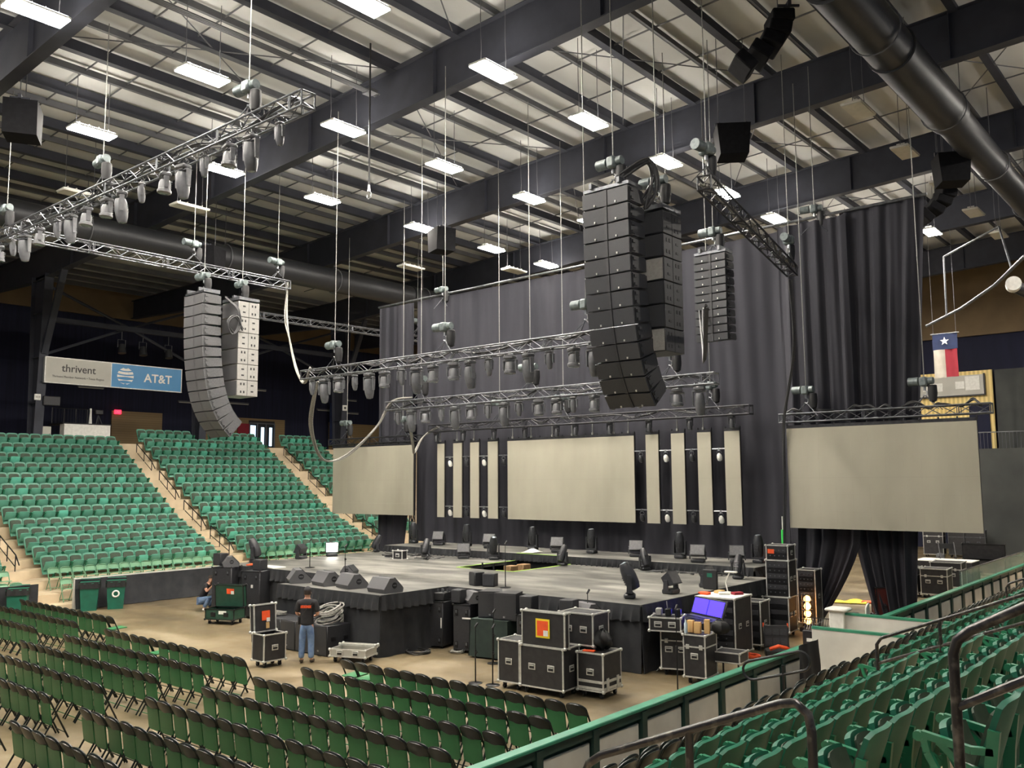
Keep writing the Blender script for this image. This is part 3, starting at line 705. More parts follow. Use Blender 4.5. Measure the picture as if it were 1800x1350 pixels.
truss('lighting_truss', 'rear stage truss just above the centre and strip screens', (-26.1, T4Y, T4Z), (-12.0, T4Y, T4Z), .32, 'truss_blk')
truss('cable_truss', 'slim silver truss over the left speaker hang', (-28.5, 10.2, 11.9), (-28.5, 20.4, 11.9), .36)
truss('cable_truss', 'slim silver truss reaching back behind the left speaker hang', (-33.34, 20.0, 11.58), (-33.34, 32.5, 11.72), .32)
truss('screen_truss', 'black truss carrying the left screen', (-32.95, 26.1, 6.1), (-26.95, 26.1, 6.1), .3, 'truss_blk')
truss('screen_truss', 'silver truss carrying the right screen', (-11.2, 26.1, 6.12), (-5.35, 26.1, 6.12), .3)
truss('cable_truss', 'dark cable filled truss slanting away behind the right speaker hangs', (-8.6, 16.6, 10.55), (-10.15, 24.9, 10.36), .34, 'truss_blk')
truss('ladder_truss', 'black upright ladder truss beside the left screen', (-27.75, 26.35, .05), (-27.72, 26.36, 5.9), .22, 'truss_blk')
# cable looms lying in and over the trusses
def loom(name, label, pts, n=3, r=.022, m='cable_dk', seed=1, spread=.05, sub=8):
    rnd = random.Random(seed); mb = MB(); V = [Vector(p) for p in pts]
    for k in range(n):
        off = [Vector((rnd.uniform(-1, 1), rnd.uniform(-1, 1), rnd.uniform(-.6, .6))) * spread for _ in V]
        P = [a + b for a, b in zip(V, off)]; out = []
        for i in range(len(P) - 1):
            a, b, c, d = P[max(i - 1, 0)], P[i], P[i + 1], P[min(i + 2, len(P) - 1)]
            for j in range(sub):
                q = j / sub; out.append(.5 * ((2 * b) + (c - a) * q + (2 * a - 5 * b + 4 * c - d) * q * q + (3 * b - a - 3 * c + d) * q ** 3))
        out.append(P[-1]); mb.tube(out, r, 5)
    return tag(mb.build(name, M[m]), label, 'cable')
def inloom(y, z, x0, x1, lab, sd):
    rnd = random.Random(sd); loom('truss_cable', lab, [(x0 + (x1 - x0) * i / 24, y + rnd.uniform(-.08, .08), z + rnd.uniform(-.06, .16)) for i in range(25)], 3, .02, 'cable_dk', sd, .05, 4)
inloom(T1Y, T1Z, -31, -13.8, 'dark cables lying inside the nearest lighting truss', 5)
inloom(T2Y, T2Z, -23.4, -10.5, 'dark cables lying inside the truss over the stage front', 6)
inloom(T3Y, T3Z, -23.6, -11.2, 'dark cables lying inside the middle stage truss', 7)
inloom(T4Y, T4Z, -26, -12.2, 'dark cables lying inside the rear stage truss', 8)
inloom(26.1, 6.26, -11, -5.6, 'dark cables lying on the right screen truss', 9)
rnd = random.Random(3)
loom('truss_cable', 'dark cables packed into the slanting truss behind the right speakers', [(-8.6 - 1.55 * i / 16, 16.6 + 8.3 * i / 16, 10.52 + rnd.uniform(-.1, .1)) for i in range(17)], 4, .03, 'cable_lt', 11, .08, 4)
loom('cable_loom', 'grey cable loom sagging from the left side truss to the stage front truss', [(-28.4, 20.3, 12.0), (-28.3, 20.2, 10.6), (-27.2, 19.6, 9.4), (-25.4, 18.6, 8.15), (-23.9, 17.8, 7.55), (-23.3, 17.6, 7.95)], 4, .03, 'cable_lt', 12, .05)
loom('cable_loom', 'cable loom drooping between the stage front truss and the middle truss', [(-23.1, 17.7, 7.5), (-24.3, 18.4, 6.2), (-25.2, 19.6, 5.1), (-25.2, 20.6, 5.2), (-24.2, 21.2, 6.2), (-23.6, 21.4, 7.1), (-22.6, 21.4, 7.2)], 4, .03, 'cable_lt', 13, .05)
loom('cable_loom', 'cable loom drooping between the middle truss and the rear truss', [(-22.9, 21.5, 6.8), (-24.4, 23.2, 5.6), (-26.0, 24.8, 5.45), (-26.3, 25.6, 6.1), (-25.6, 25.8, 6.5)], 3, .028, 'cable_lt', 14, .05)
loom('cable_loom', 'pair of black cables slung between the two right speaker hangs', [(-9.0, 17.2, 8.0), (-10.2, 19.4, 7.2), (-11.6, 21.9, 8.9)], 2, .03, 'cable_dk', 15, .1)
loom('cable_drop', 'bundle of dark cables dropping beside the right screen down to the stage', [(-10.15, 24.8, 10.1), (-10.3, 25.2, 8.0), (-10.95, 25.8, 6.0), (-11.05, 25.9, 4.0), (-11.1, 25.7, 2.0), (-11.05, 25.5, .3)], 5, .025, 'cable_dk', 16, .05)

# ------------------------------------------------------------------ chain hoists
def make_hoist(chain_h):
    t = thing('chain_hoist', 'hoist', 'hoist')
    mb = MB(); mb.box((0, 0, .34), (.22, .3, .26), b=.04); mb.cyl((-.15, 0, .36), (-.42, 0, .36), .12, n=14); mb.cyl((.1, 0, .36), (.24, 0, .36), .1, n=12); mb.build('motor_body', M['teal_motor'], t)
    mb = MB(); mb.cyl((0, 0, .1), (0, 0, .22), .04, n=8); mb.tube([(0, 0, .12), (.06, 0, .06), (.05, 0, -.02), (0, 0, -.05), (-.05, 0, -.02)], .018, 6); mb.build('hook', M['alu'], t)
    mb = MB()
    for a, b in ((-.4, -.14), (.4, -.14), (-.4, .14), (.4, .14)): mb.cyl((0, 0, -.03), (a, b, -.45), .012, n=5)
    mb.build('bridle', M['alu_dk'], t)
    mb = MB(); k = int(chain_h / .5)
    mb.cyl((0, 0, .45), (0, 0, chain_h), .013, n=6)
    mb.build('lift_chain', M['chain'], t)
    mb = MB(); mb.lathe([(.03, -.34), (.1, -.3), (.13, -.1), (.12, .12), (.1, .14)], 10, T=Matrix.Translation((.2, .02, .1))); mb.build('chain_bag', M['black'], t)
    return t
HO = {}
def hoist(x, y, z, label, rz=0.0):
    h = round(ZF(x) - z + 1.0, 0)
    if h not in HO: HO[h] = Pool(make_hoist(h))
    HO[h].put((x, y, z), rz + random.uniform(-.12, .12), label, 'chain hoists')
for i, x in enumerate((-27.96, -21.89, -15.46)): hoist(x, T1Y, T1Z + .5, 'chain hoist lifting the nearest truss, %s from the left' % ORD[i + 1])
for i, x in enumerate((-22.08, -17.23, -12.41)): hoist(x, T2Y, T2Z + .5, 'chain hoist lifting the truss over the stage front, %s from the left' % ORD[i + 1])
for i, x in enumerate((-22.11, -17.24, -12.28)): hoist(x, T3Y, T3Z + .5, 'chain hoist lifting the middle stage truss, %s from the left' % ORD[i + 1])
for i, x in enumerate((-22.32, -19.26, -13.38)): hoist(x, T4Y, T4Z + .5, 'chain hoist lifting the rear stage truss, %s from the left' % ORD[i + 1])
for i, x in enumerate((-31.78, -28.07)): hoist(x, 26.1, 6.6, 'chain hoist lifting the left screen, %s from the left' % ORD[i + 1])
for i, x in enumerate((-10.36, -7.0)): hoist(x, 26.1, 6.6, 'chain hoist lifting the right screen, %s from the left' % ORD[i + 1])
hoist(-28.5, 16.37, 12.4, 'chain hoist lifting the middle of the left side truss', PI / 2); hoist(-28.5, 19.9, 12.4, 'chain hoist lifting the rear end of the left side truss', PI / 2)
hoist(-33.34, 32.0, 12.3, 'chain hoist lifting the far end of the rear left truss', PI / 2)
hoist(-26.28, 26.7, 12.1, 'chain hoist lifting the backdrop pipe near its left end'); hoist(-10.09, 26.7, 12.3, 'chain hoist lifting the backdrop pipe near its right end')
hoist(-8.63, 16.8, 11.0, 'chain hoist at the near end of the slanting right truss', PI / 2); hoist(-10.05, 24.5, 10.85, 'chain hoist at the far end of the slanting right truss', PI / 2)

# ------------------------------------------------------------------ moving lights (hang from z = 0 downwards)
def make_mover(kind, dark=False, floor=False, lean=None):
    S = M['head_dk'] if dark else M['head']
    t = thing({'spot': 'spot_moving_light', 'big': 'profile_moving_light', 'wash': 'wash_moving_light'}[kind], 'mover', 'moving light')
    f = Matrix.Rotation(PI, 4, 'X') if floor else Matrix.Identity(4)
    k = {'spot': .55, 'big': .84, 'wash': .84}[kind] if not floor else {'spot': .8, 'big': .92, 'wash': .85}[kind]
    mb = MB(); mb.box((0, 0, -.07 * k), (.36 * k, .3 * k, .12 * k), T=f, b=.03); mb.box((0, 0, -.14 * k), (.2 * k, .2 * k, .03), T=f); mb.build('base', S, t)
    ln = {'spot': .30, 'big': .36, 'wash': .2}[kind] * k; hw = .2 * k
    mb = MB(); mb.box((0, 0, -.165 * k), (hw * 2 + .06, .14 * k, .04), T=f, b=.01)
    for s_ in (-1, 1): mb.prism([(-.07 * k, -.15 * k), (.07 * k, -.15 * k), (.05 * k, -.2 * k - ln - .05), (-.05 * k, -.2 * k - ln - .05)], 'x', s_ * hw, s_ * (hw + .035), T=f)
    mb.build('yoke', S, t)
    ti = {'spot': .1, 'big': .12, 'wash': -.06}[kind] if not floor else {'spot': -.5, 'big': .1, 'wash': .8}[kind]
    if lean is not None: ti = lean
    piv = Vector((0, 0, -.2 * k - ln))
    if floor and kind == 'wash':
        Tm = f @ Matrix.Translation(piv) @ Matrix.Rotation(ti, 4, 'X')
    else:
        Tm = f @ Matrix.Translation(piv) @ Matrix.Rotation(ti, 4, 'X')
    if kind == 'wash':
        pr = [(.06, .2), (.13, .18), (.16, .1), (.165, -.08), (.19, -.1), (.19, -.17), (.175, -.18)]
        lens_z = -.182; lr = .165
    else:
        pr = [(.05, .36), (.12, .34), (.155, .22), (.165, .0), (.145, -.2), (.11, -.34), (.1, -.36)]
        lens_z = -.362; lr = .09
    pr = [(a * k, b * k) for a, b in pr]
    Sc = Matrix.Diagonal((1.0, 1.15 if kind == 'big' else 1.0, 1.0, 1.0))
    mb = MB(); mb.lathe(pr[::-1], 14, T=Tm @ Sc)
    for a in range(4): mb.box((0, .158 * k * (1.15 if kind == 'big' else 1), .05 * k - .06 * k * a + .1 * k), (.16 * k, .02, .02), T=Tm)
    mb.build('head', S, t)
    MB().lathe([(lr * k * .98, lens_z * k + .012), (lr * k * .7, lens_z * k - .012), (.01, lens_z * k - .02)][::-1], 14, T=Tm @ Sc).build('lens', M['lens'], t)
    if not floor:
        mb = MB()
        for s_ in (-1, 1): mb.tube([(s_ * .12, 0, .0), (s_ * .12, .045, .05), (s_ * .12, 0, .1), (s_ * .12, -.045, .05)], .018, 5, closed=True)
        mb.build('clamp', M['alu_dk'], t)
    return t
MV = {k: Pool(make_mover(k)) for k in ('spot', 'big', 'wash')}
def mover_row(xs, kinds, y, z, where):
    for i, (x, k) in enumerate(zip(xs, kinds)):
        nm = {'s': 'spot', 'b': 'big', 'w': 'wash'}[k]; word = {'s': 'slim', 'b': 'long', 'w': 'round drum shaped'}[k]
        MV[nm].put((x, y, z), random.uniform(-.5, .5), '%s moving light, %s from the left on the %s' % (word, ORD[i + 1], where), 'moving lights on the ' + where)
mover_row([-30.4, -29.3, -28.35, -27.36, -26.53, -25.54, -24.42, -23.61, -22.7, -21.59, -20.81, -19.84, -18.77, -17.97, -17.11, -16.13, -15.34, -14.36], 'bwwsbwsbwwbswbswbs', T1Y, T1Z - .2, 'nearest truss')
mover_row([-23.21, -22.57, -21.86, -21.1, -20.43, -19.74, -19.0, -18.38, -17.71, -16.9, -16.28, -15.6, -14.86, -14.25, -13.56, -12.8, -12.19], 'sbwsbwsbwwbswbswb', T2Y, T2Z - .18, 'stage front truss')
mover_row([-23.27, -22.57, -21.89, -21.12, -20.48, -19.75, -19.02, -18.32, -17.71, -16.93, -16.22, -15.61, -14.84, -14.2, -13.3, -12.09, -11.41], 'sbwsbwsbswwswsswb'[:17], T3Y, T3Z - .18, 'middle stage truss')
def make_small():
    t = thing('small_moving_light', 'mover', 'moving light')
    mb = MB(); mb.box((0, 0, -.05), (.2, .18, .08), b=.02); mb.build('base', M['head_dk'], t)
    mb = MB(); mb.box((0, 0, -.1), (.22, .08, .03))
    for s_ in (-1, 1): mb.box((s_ * .1, 0, -.19), (.02, .07, .18))
    mb.build('yoke', M['head_dk'], t)
    mb = MB(); mb.lathe([(.05, -.42), (.085, -.4), (.08, -.22), (.06, -.14)], 12); mb.build('head', M['head_dk'], t)
    MB().lathe([(.01, -.43), (.05, -.428), (.07, -.41)], 12).build('lens', M['lens'], t)
    return t
sm = Pool(make_small())
for i, x in enumerate((-25.75, -24.25, -22.62, -21.08, -19.58, -18.74, -17.27, -15.69, -14.15, -12.67)): sm.put((x, T4Y, T4Z - .14), 0, 'small black moving light, %s from the left under the rear truss' % ORD[i + 1], 'small lights under the rear truss')
# small lamps on bars between the strips
def make_bulb(pale):
    t = thing('pendant_spotlight', 'pendant', 'stage light')
    mb = MB(); mb.cyl((-.24, 0, 0), (.24, 0, 0), .022, n=8); mb.box((0, 0, -.02), (.06, .05, .1)); mb.build('cross_bar', M['alu'] if pale else M['alu_dk'], t)
    mb = MB(); mb.tube([(-.05, 0, -.04), (-.08, 0, -.12), (-.05, 0, -.18)], .012, 5); mb.tube([(.05, 0, -.04), (.08, 0, -.12), (.05, 0, -.18)], .012, 5); mb.build('yoke', M['alu_dk'], t)
    T = Matrix.Translation((0, 0, -.2)) @ Matrix.Rotation(.35, 4, 'X')
    MB().lathe([(.02, -.2), (.075, -.17), (.09, -.08), (.07, .02), (.03, .06)], 12, T=T).build('lamp_head', M['white'] if pale else M['head_dk'], t)
    return t
bl = [Pool(make_bulb(False)), Pool(make_bulb(True))]
for j, z in enumerate((5.26, 3.28)):
    for i, x in enumerate((-25.2, -24.27, -23.35, -22.33, -16.17, -15.2, -14.23, -13.25)):
        side = 'left' if i < 4 else 'right'
        p = (i + (0 if i < 4 else 1)) % 2 == 0 and i < 4 or (i >= 4 and i % 2 == 1)
        bl[1 if p else 0].put((x, 26.02, z), 0, '%s spotlight in the %s row, %s gap %s of the centre screen' % ('pale' if p else 'dark', 'upper' if j == 0 else 'lower', ORD[(4 - i) if i < 4 else i - 3], side), 'spotlights between the strip screens')
# steel hangers between the rear truss and the screens
for i, x in enumerate((-25.67, -24.73, -23.8, -22.85, -21.8, -20.9, -19.9, -19.0, -18.1, -17.2, -16.6, -15.7, -14.7, -13.75, -12.77)):
    mb = MB(); mb.cyl((0, 0, 0), (0, 0, .42), .018, n=6); mb.box((0, 0, .0), (.06, .06, .08)); mb.box((0, 0, .42), (.07, .07, .06))
    tag(mb.build('screen_hanger', M['chain'], loc=(x, 25.95, 5.93)), 'short steel hanger above the screens, %s from the left' % ORD[i + 1], 'hanger', 'hangers under the rear truss')

# ------------------------------------------------------------------ flown loudspeakers
def line_array(name, label, x, y, z, n, w_, h, d, angs, grille, shell, grey=False, centre=True):
    t = thing(name, label, 'speaker array', (x, y, z))
    mb = MB(); mb.box((0, d * .45, .16), (w_ * .98, d * .9, .07)); mb.box((-w_ * .3, d * .5, .24), (.07, d * 1.2, .12)); mb.box((w_ * .3, d * .5, .24), (.07, d * 1.2, .12)); mb.build('fly_frame', M['alu_dk'], t)
    py, pz = 0.0, .1; hw = w_ / 2
    for i in range(n):
        a = R(angs[i]); T = Matrix.Translation((0, py, pz)) @ Matrix.Rotation(a, 4, 'X')
        # local: front face at y = 0, cabinet towards +y, down to -h
        c = MB(); c.prism([(0, -.012), (d, -.05), (d, -h + .05), (0, -h + .012)], 'x', -hw + .02, hw - .02, T=T)
        for s_ in (-1, 1): c.box((s_ * (hw - .012), d * .45, -h / 2), (.03, d * .8, h * .8), T=T)
        for s_ in (-1, 1):
            for zz in (-.1, -h + .1): c.box((s_ * (hw + .012), .1, zz), (.04, .1, .06), T=T)
        cab = c.build('cabinet', shell, t)
        gmb = MB(); gw = hw - .06
        gmb.sheet(lambda u, v: (-hw + .015 + gw * u, -.04 + .035 * u, -h + .02 + (h - .04) * v), 3, 1, th=(0, .03, 0), T=T)
        gmb.sheet(lambda u, v: (hw - .015 - gw * u, -.04 + .035 * u, -h + .02 + (h - .04) * v), 3, 1, th=(0, .03, 0), T=T)
        gmb.build('grille', grille, cab)
        if not grey:
            for s_ in (-1, 1): MB().box((s_ * hw * .45, -.035, -h + .06), (.03, .02, .04), T=T).build('badge', M['edge'], cab)
            MB().box((0, -.0, -h / 2), (.07, .04, h * .96), T=T).build('centre_bar', M['cab'], cab)
        py -= -h * math.sin(a); pz -= h * math.cos(a)
        # next cabinet hangs from the bottom front edge
    return t
CUR = [0.5, .8, 1.2, 2, 3, 4.5, 6.5, 9, 12.5, 17, 23, 30, 38, 47, 56]
line_array('line_array_speaker', 'big black curved speaker array flown over the right front of the stage', -10.45, 15.62, 10.45, 13, 1.2, .375, .62, CUR, M['grille'], M['cab'])
line_array('line_array_speaker', 'big grey curved speaker array flown on the left, above the far seats', -27.3, 15.75, 10.55, 14, 1.2, .365, .66, CUR, M['grille_grey'], M['cab_md'], True)
line_array('line_array_speaker', 'slim straight black speaker array hung alone in front of the backdrop', -11.3, 22.0, 10.4, 11, .98, .222, .5, [0, 0, 0, 0, 0, 0, .5, .5, 1, 1.5, 2], M['grille'], M['cab'])
def sub_array(name, label, x, y, z, n, w_, d, h, shell, gr, white):
    t = thing(name, label, 'speaker array', (x, y, z))
    mb = MB(); mb.box((0, d / 2, .1), (w_, d, .1)); mb.box((0, d / 2, .2), (.1, d * .8, .14)); mb.build('fly_frame', M['alu_dk'], t)
    for i in range(n):
        z1 = -i * h
        cab = MB().box((0, d / 2, z1 - h / 2), (w_, d, h - .015), b=.012).build('cabinet', shell, t)
        if i in white: MB().box((-w_ * .0, -.012, z1 - h / 2), (w_ - .06, .03, h - .06)).build('bare_front', M['cab_lt'], cab)
        else: MB().sheet(lambda u, v: (-w_ / 2 + .03 + (w_ - .06) * u, -.03 + .02 * (2 * u - 1) ** 2, z1 - h + .03 + (h - .06) * v), 6, 1, th=(0, .03, 0)).build('grille', gr, cab)
        mb = MB()
        for yy in (d * .25, d * .72):
            if i % 2 == (yy > d / 2): 
                for k in (.32, .7): mb.box((w_ / 2 + .002, yy, z1 - h * k), (.012, .1, .05))
            else:
                for k in (.25, .75): mb.box((w_ / 2 + .002, yy - .06, z1 - h * k), (.012, .05, .08)); mb.box((w_ / 2 + .002, yy + .06, z1 - h * k), (.012, .05, .08))
        mb.box((w_ / 2 + .001, d * .48, z1 - h / 2), (.008, .012, h - .02))
        mb.build('rigging_slots', M['black'], cab)
    return t
sub_array('flown_subwoofer_array', 'straight black subwoofer stack flown just behind the big right array', -9.92, 16.52, 10.15, 6, .7, .8, .52, M['cab'], M['grille'], (2, 5))
sub_array('flown_subwoofer_array', 'straight pale grey subwoofer stack flown behind the left array', -27.15, 17.05, 10.55, 6, 1.05, .82, .55, M['cab_lt'], M['grille_grey'], ())
for i, (x, y, z, lb) in enumerate(((-10.45, 15.95, 10.9, 'motor on the chain above the big right speaker array'), (-9.92, 16.9, 10.6, 'motor on the chain above the black subwoofer stack'), (-27.3, 16.1, 11.0, 'motor on the chain above the grey left array'), (-27.15, 17.5, 10.95, 'motor on the chain above the pale subwoofer stack'), (-11.3, 22.25, 10.85, 'motor on the chain above the slim right array'))):
    hoist(x, y, z, 'chain hoist ' + lb)
loom('cable_coil', 'looped black cables bunched on top of the right speaker array', [(-10.2, 15.9, 10.85), (-9.8, 16.3, 11.2), (-9.75, 16.4, 10.6), (-9.9, 16.2, 10.2), (-9.7, 16.4, 10.9)], 4, .03, 'cable_dk', 31, .1)
loom('cable_coil', 'coil of dark cable hanging between the left array and its subwoofers', [(-27.0, 16.8, 10.7), (-26.6, 17.0, 10.2), (-26.5, 17.0, 9.6), (-26.5, 16.75, 9.35), (-26.5, 16.6, 9.7), (-26.5, 16.9, 9.95), (-26.5, 17.1, 9.5)], 3, .025, 'cable_dk', 32, .06)

# ------------------------------------------------------------------ backdrop
tag(wavy(-27.85, 26.75, -10.9, 26.75, 1.76, 12.15, .075, .55, 51, nv=14, top=.5).build('backdrop_curtain', M['curtain']), 'wide charcoal backdrop curtain behind the centre screens', 'curtain')
def side_panel(x0, x1, edge0, edge1, z0, z1, amp, wl, sd, hem, th=.012, y=26.62):
    rnd = random.Random(sd); ph = [rnd.uniform(0, 6.3) for _ in range(5)]; nu = int((x1 - x0) / wl * 12); 
    def fn(u, v):
        zb = hem(u); z = zb + (z1 - zb) * v
        a = x0 + edge0(z); b = x1 + edge1(z); q = u * (x1 - x0)
        d = math.sin(q * 2 * PI / wl + ph[0] + .5 * math.sin(v * 4)) * .6 + math.sin(q * 2 * PI / (wl * .53) + ph[1] + v) * .25 + math.sin(q * 2 * PI / (wl * 1.9) + ph[2]) * .4
        d *= amp * (.45 + .75 * (1 - v))
        return (a + (b - a) * u, y - d, z)
    return MB().sheet(fn, nu, 26, th=(0, th, 0))
seam = 2.6
pull = lambda k: (lambda z: -k * max(0.0, (seam - z) / seam) ** 1.35)
tag(side_panel(-11.3, -9.1, lambda z: 0, pull(1.3), .02, 12.25, .15, .44, 61, lambda u: .02).build('backdrop_curtain', M['curtain']), 'tall dark curtain panel gathered left of the split beside the rack tower', 'curtain')
tag(side_panel(-9.36, -6.9, lambda z: .6 * max(0, (seam - z) / seam) ** 1.2, lambda z: -.85 * max(0, (12.4 - z) / 12.4), .3, 12.4, .16, .47, 62, lambda u: .32 + .35 * u, y=26.78).build('backdrop_curtain', M['curtain']), 'tall dark curtain panel at the right end of the backdrop', 'curtain')
tag(side_panel(-30.3, -27.95, lambda z: .1, lambda z: -.75 * max(0, (5.0 - z) / 5.0) ** 1.2, .02, 12.1, .07, .5, 63, lambda u: .02).build('backdrop_curtain', M['curtain']), 'narrow dark curtain panel hanging behind the left screen', 'curtain')
mb = MB(); mb.cyl((-30.4, 26.72, 12.2), (-6.8, 26.72, 12.42), .05, n=8)
tag(mb.build('backdrop_pipe', M['alu_dk']), 'long pale pipe along the top of the backdrop curtains', 'pipe')

# ------------------------------------------------------------------ folding chairs (facing +y)
def in_frame(x, y, z, mu=110, mv=120):
    v = Vector((x, y, z - 4.3)); c = v.dot(_f)
    if c < .3: return False
    u_, v_ = 900 + 1560 * v.dot(_x) / c, 675 - 1560 * v.dot(_u) / c
    return -mu < u_ < 1800 + mu and -mv < v_ < 1350 + mv

def make_folding(seat_m, back_m, frame_m, down=False):
    t = thing('folding_chair', 'chair', 'chair')
    U = lambda z: -.22 + .39 * (.80 - z) / .8
    mb = MB()
    pts = [(-.195, U(0), .01), (-.195, U(.4), .4), (-.195, U(.7), .7)]
    arc = [(-.195 + .195 * (1 - math.cos(a)), U(.72 + .07 * math.sin(a)), .72 + .07 * math.sin(a)) for a in [PI * i / 8 for i in range(9)]]
    mb.tube(pts + arc + [(.195, U(.7), .7), (.195, U(.4), .4), (.195, U(0), .01)], .0155, 6)
    mb.tube([(-.195, U(.1), .1), (.195, U(.1), .1)], .009, 5)
    mb.build('frame', frame_m, t)
    def bk(u, v):
        x = -.185 + .37 * u; top = .79 - .07 * abs(2 * u - 1) ** 3; z = .60 + (top - .60) * v
        return (x, U(z) - .02 - .03 * (1 - (2 * u - 1) ** 2), z)
    MB().sheet(bk, 8, 3, th=(0, .012, .003)).build('backrest', back_m, t)
    if down: MB().sheet(lambda u, v: (-.18 + .36 * u, -.17 + .38 * v, .435 + .02 * v + .008 * (2 * u - 1) ** 2), 4, 3, th=(0, 0, .022)).build('seat', seat_m, t)
    else: MB().sheet(lambda u, v: (-.186 + .372 * u, U(.6) - .045 + .05 * (1 - v) - .008 * (1 - (2 * u - 1) ** 2), .255 + .36 * v), 4, 3, th=(0, .02, .005)).build('seat', seat_m, t)
    for s_ in (-1, 1): MB().tube([(s_ * .17, U(.43) + .02, .43), (s_ * .17, -.27, .01)], .0145, 6).build('leg', frame_m, t)
    MB().tube([(-.17, -.21, .07), (.17, -.21, .07)], .01, 5).build('stretcher', M['chair_grn'], t)
    return t
fc = Pool(make_folding(M['chair_grn'], M['chair_blk'], M['chair_blk']))
fcd = Pool(make_folding(M['chair_grn'], M['chair_blk'], M['chair_blk'], True))
fcp = Pool(make_folding(M['chair_pale'], M['chair_pale'], M['chair_pale'], True))
fcb = Pool(make_folding(M['chair_blk'], M['chair_blk'], M['chair_blk']))
def floor_row(x0, n, y, block, row, skip=(), down=()):
    for k in range(n):
        if k in skip or not in_frame(x0 + .432 * k, y + .22, .6, 60, 60): continue
        p = fcd if k in down else fc
        j = random.Random(int(y * 100) + k)
        p.put((x0 + .432 * k + j.uniform(-.012, .012), y + .22 + j.uniform(-.015, .015), 0), j.uniform(-.03, .03),
              'green folding chair%s, %s from left, %s row of the %s floor block' % (' with seat down' if k in down else '', ORD[k + 1], ORD[row], block), 'folding chairs in the %s floor block' % block)
RY = [11.68, 10.72, 9.67, 8.66, 7.67, 6.67, 5.65]
for i, y in enumerate(RY): floor_row((-14.18, -14.18, -14.18, -14.22, -14.3, -14.42, -14.5)[i], 14, y, 'right', i + 1, skip=[k for k in range(14) if i >= 5 and k > 13 - (i - 4) * 3], down=(0, 1) if i == 0 else ())
for i, y in enumerate([10.49, 9.54, 8.58, 7.62, 6.70, 5.72]):
    floor_row(-21.7, 14, y, 'middle', i + 1, skip=[k for k in range(14) if (i == 3 and k < 2) or (i == 4 and k < 7) or (i == 5 and k < 11)], down=(5,) if i == 0 else ())
for i, y in enumerate([11.5, 10.55, 9.54]): floor_row(-29.3, 14, y, 'left', i + 1, skip=[k for k in range(14) if i == 2 and k < 4], down=(13,) if i == 0 else ())

# ------------------------------------------------------------------ tip-up stadium seats (facing +y)
def seat_frame_mesh(mb, x):
    bar = lambda pts, w_: [mb.beam((x, *a), (x, *b), .045, w_, up=(0, 1, 1)) for a, b in zip(pts, pts[1:])]
    bar([(-.14, .66), (-.11, .45), (-.09, .2), (-.1, .0)], .07)
    bar([(-.13, .53), (.0, .52), (.14, .545), (.29, .57)], .045)
    bar([(.28, .56), (.26, .46), (.2, .34), (.08, .22), (-.07, .1)], .04)
    bar([(-.1, .38), (.06, .42), (.19, .54)], .028)
    mb.cyl((x - .022, .31, .555), (x + .022, .31, .555), .033, n=10)
    mb.box((x, -.02, .015), (.06, .3, .03))
def make_seat(faded=False, far=False):
    SM = M['seat_far'] if far else M['seat']
    t = thing('stadium_seat', 'seat', 'seat')
    def prof(u, v):
        c = 2 * u - 1; top = .83 - .04 * abs(c) ** 5; z = .14 + (top - .14) * v
        wd = (.42 + .085 * min(1, v * 1.3)) * (1 - .05 * max(0, v - .85) * 6)
        y = -.06 - .13 * v - .05 * v * v + .05 * c * c + .03 * (1 - v) ** 2
        return (c * wd / 2 * 1.0, y, z)
    mb = MB(); mb.sheet(prof, 8, 7, th=(0, .035, .01)); mb.build('backrest', SM, t)
    MB().sheet(lambda u, v: (lambda p: (p[0] * .82, p[1] + .046, p[2]))(prof(u, .4 + .52 * v)), 6, 4, th=(0, .018, .004)).build('back_pad', M['pad'], t)
    def pan(u, v):
        c = 2 * u - 1; wd = .41 - .05 * abs(v) ** 4
        return (c * wd / 2, .07 + .13 * v + .03 * (1 - c * c) + .02 * math.sin(v * PI), .31 + .3 * v - .012 * c ** 4)
    s_ = MB().sheet(pan, 6, 5, th=(0, -.045, .02)).build('seat_pan', M['seat_faded'] if faded else SM, t)
    MB().sheet(lambda u, v: (lambda p: (p[0] * .84, p[1] - .06, p[2] + .02))(pan(u, .1 + .82 * v)), 4, 3, th=(0, -.015, .01)).build('seat_cushion', M['pad'], s_)
    mb = MB(); seat_frame_mesh(mb, -.25); mb.build('side_frame', M['seat_fr'], t)
    return t
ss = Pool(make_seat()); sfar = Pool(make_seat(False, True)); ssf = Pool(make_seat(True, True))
def make_end():
    mb = MB(); seat_frame_mesh(mb, .25); me = mb.mesh('side_frame', M['seat_fr']); return me
END_ME = make_end()
def end_frame(root):
    o = bpy.data.objects.new('side_frame', END_ME); COL.objects.link(o); o.parent = root
# far stand: faces +x, so rotz = -90 deg; the lower rows are single things, the top rows beyond the count are one mass
rest = []
def far_block(y0, n, block, rows):
    for r in rows:
        for k in range(n):
            y = y0 + .519 * (k + .5); x, z = ROWX[r] + .24, ROWZ[r]
            if r == 13 and abs(y - 26.7) < .55: continue
            rr = random.Random(r * 131 + int(y * 37)); fd = rr.random() < .13
            if len(FAR) < FAR_MAX and r <= FAR_ROWS[block]:
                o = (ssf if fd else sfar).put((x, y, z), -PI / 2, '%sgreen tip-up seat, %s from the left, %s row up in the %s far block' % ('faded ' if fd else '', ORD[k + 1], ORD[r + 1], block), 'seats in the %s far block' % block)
                FAR.append(o)
                if k == n - 1: end_frame(o)
            else: rest.append((x, y, z, fd))
FAR = []; FAR_MAX = 160
FAR_ROWS = {'left': 8, 'middle': 7, 'right': -1, 'leftmost': 1}
far_block(14.4, 14, 'left', range(13)); far_block(23.15, 14, 'middle', range(14)); far_block(32.1, 5, 'right', range(2, 14)); far_block(8.9, 8, 'leftmost', range(0, 7))
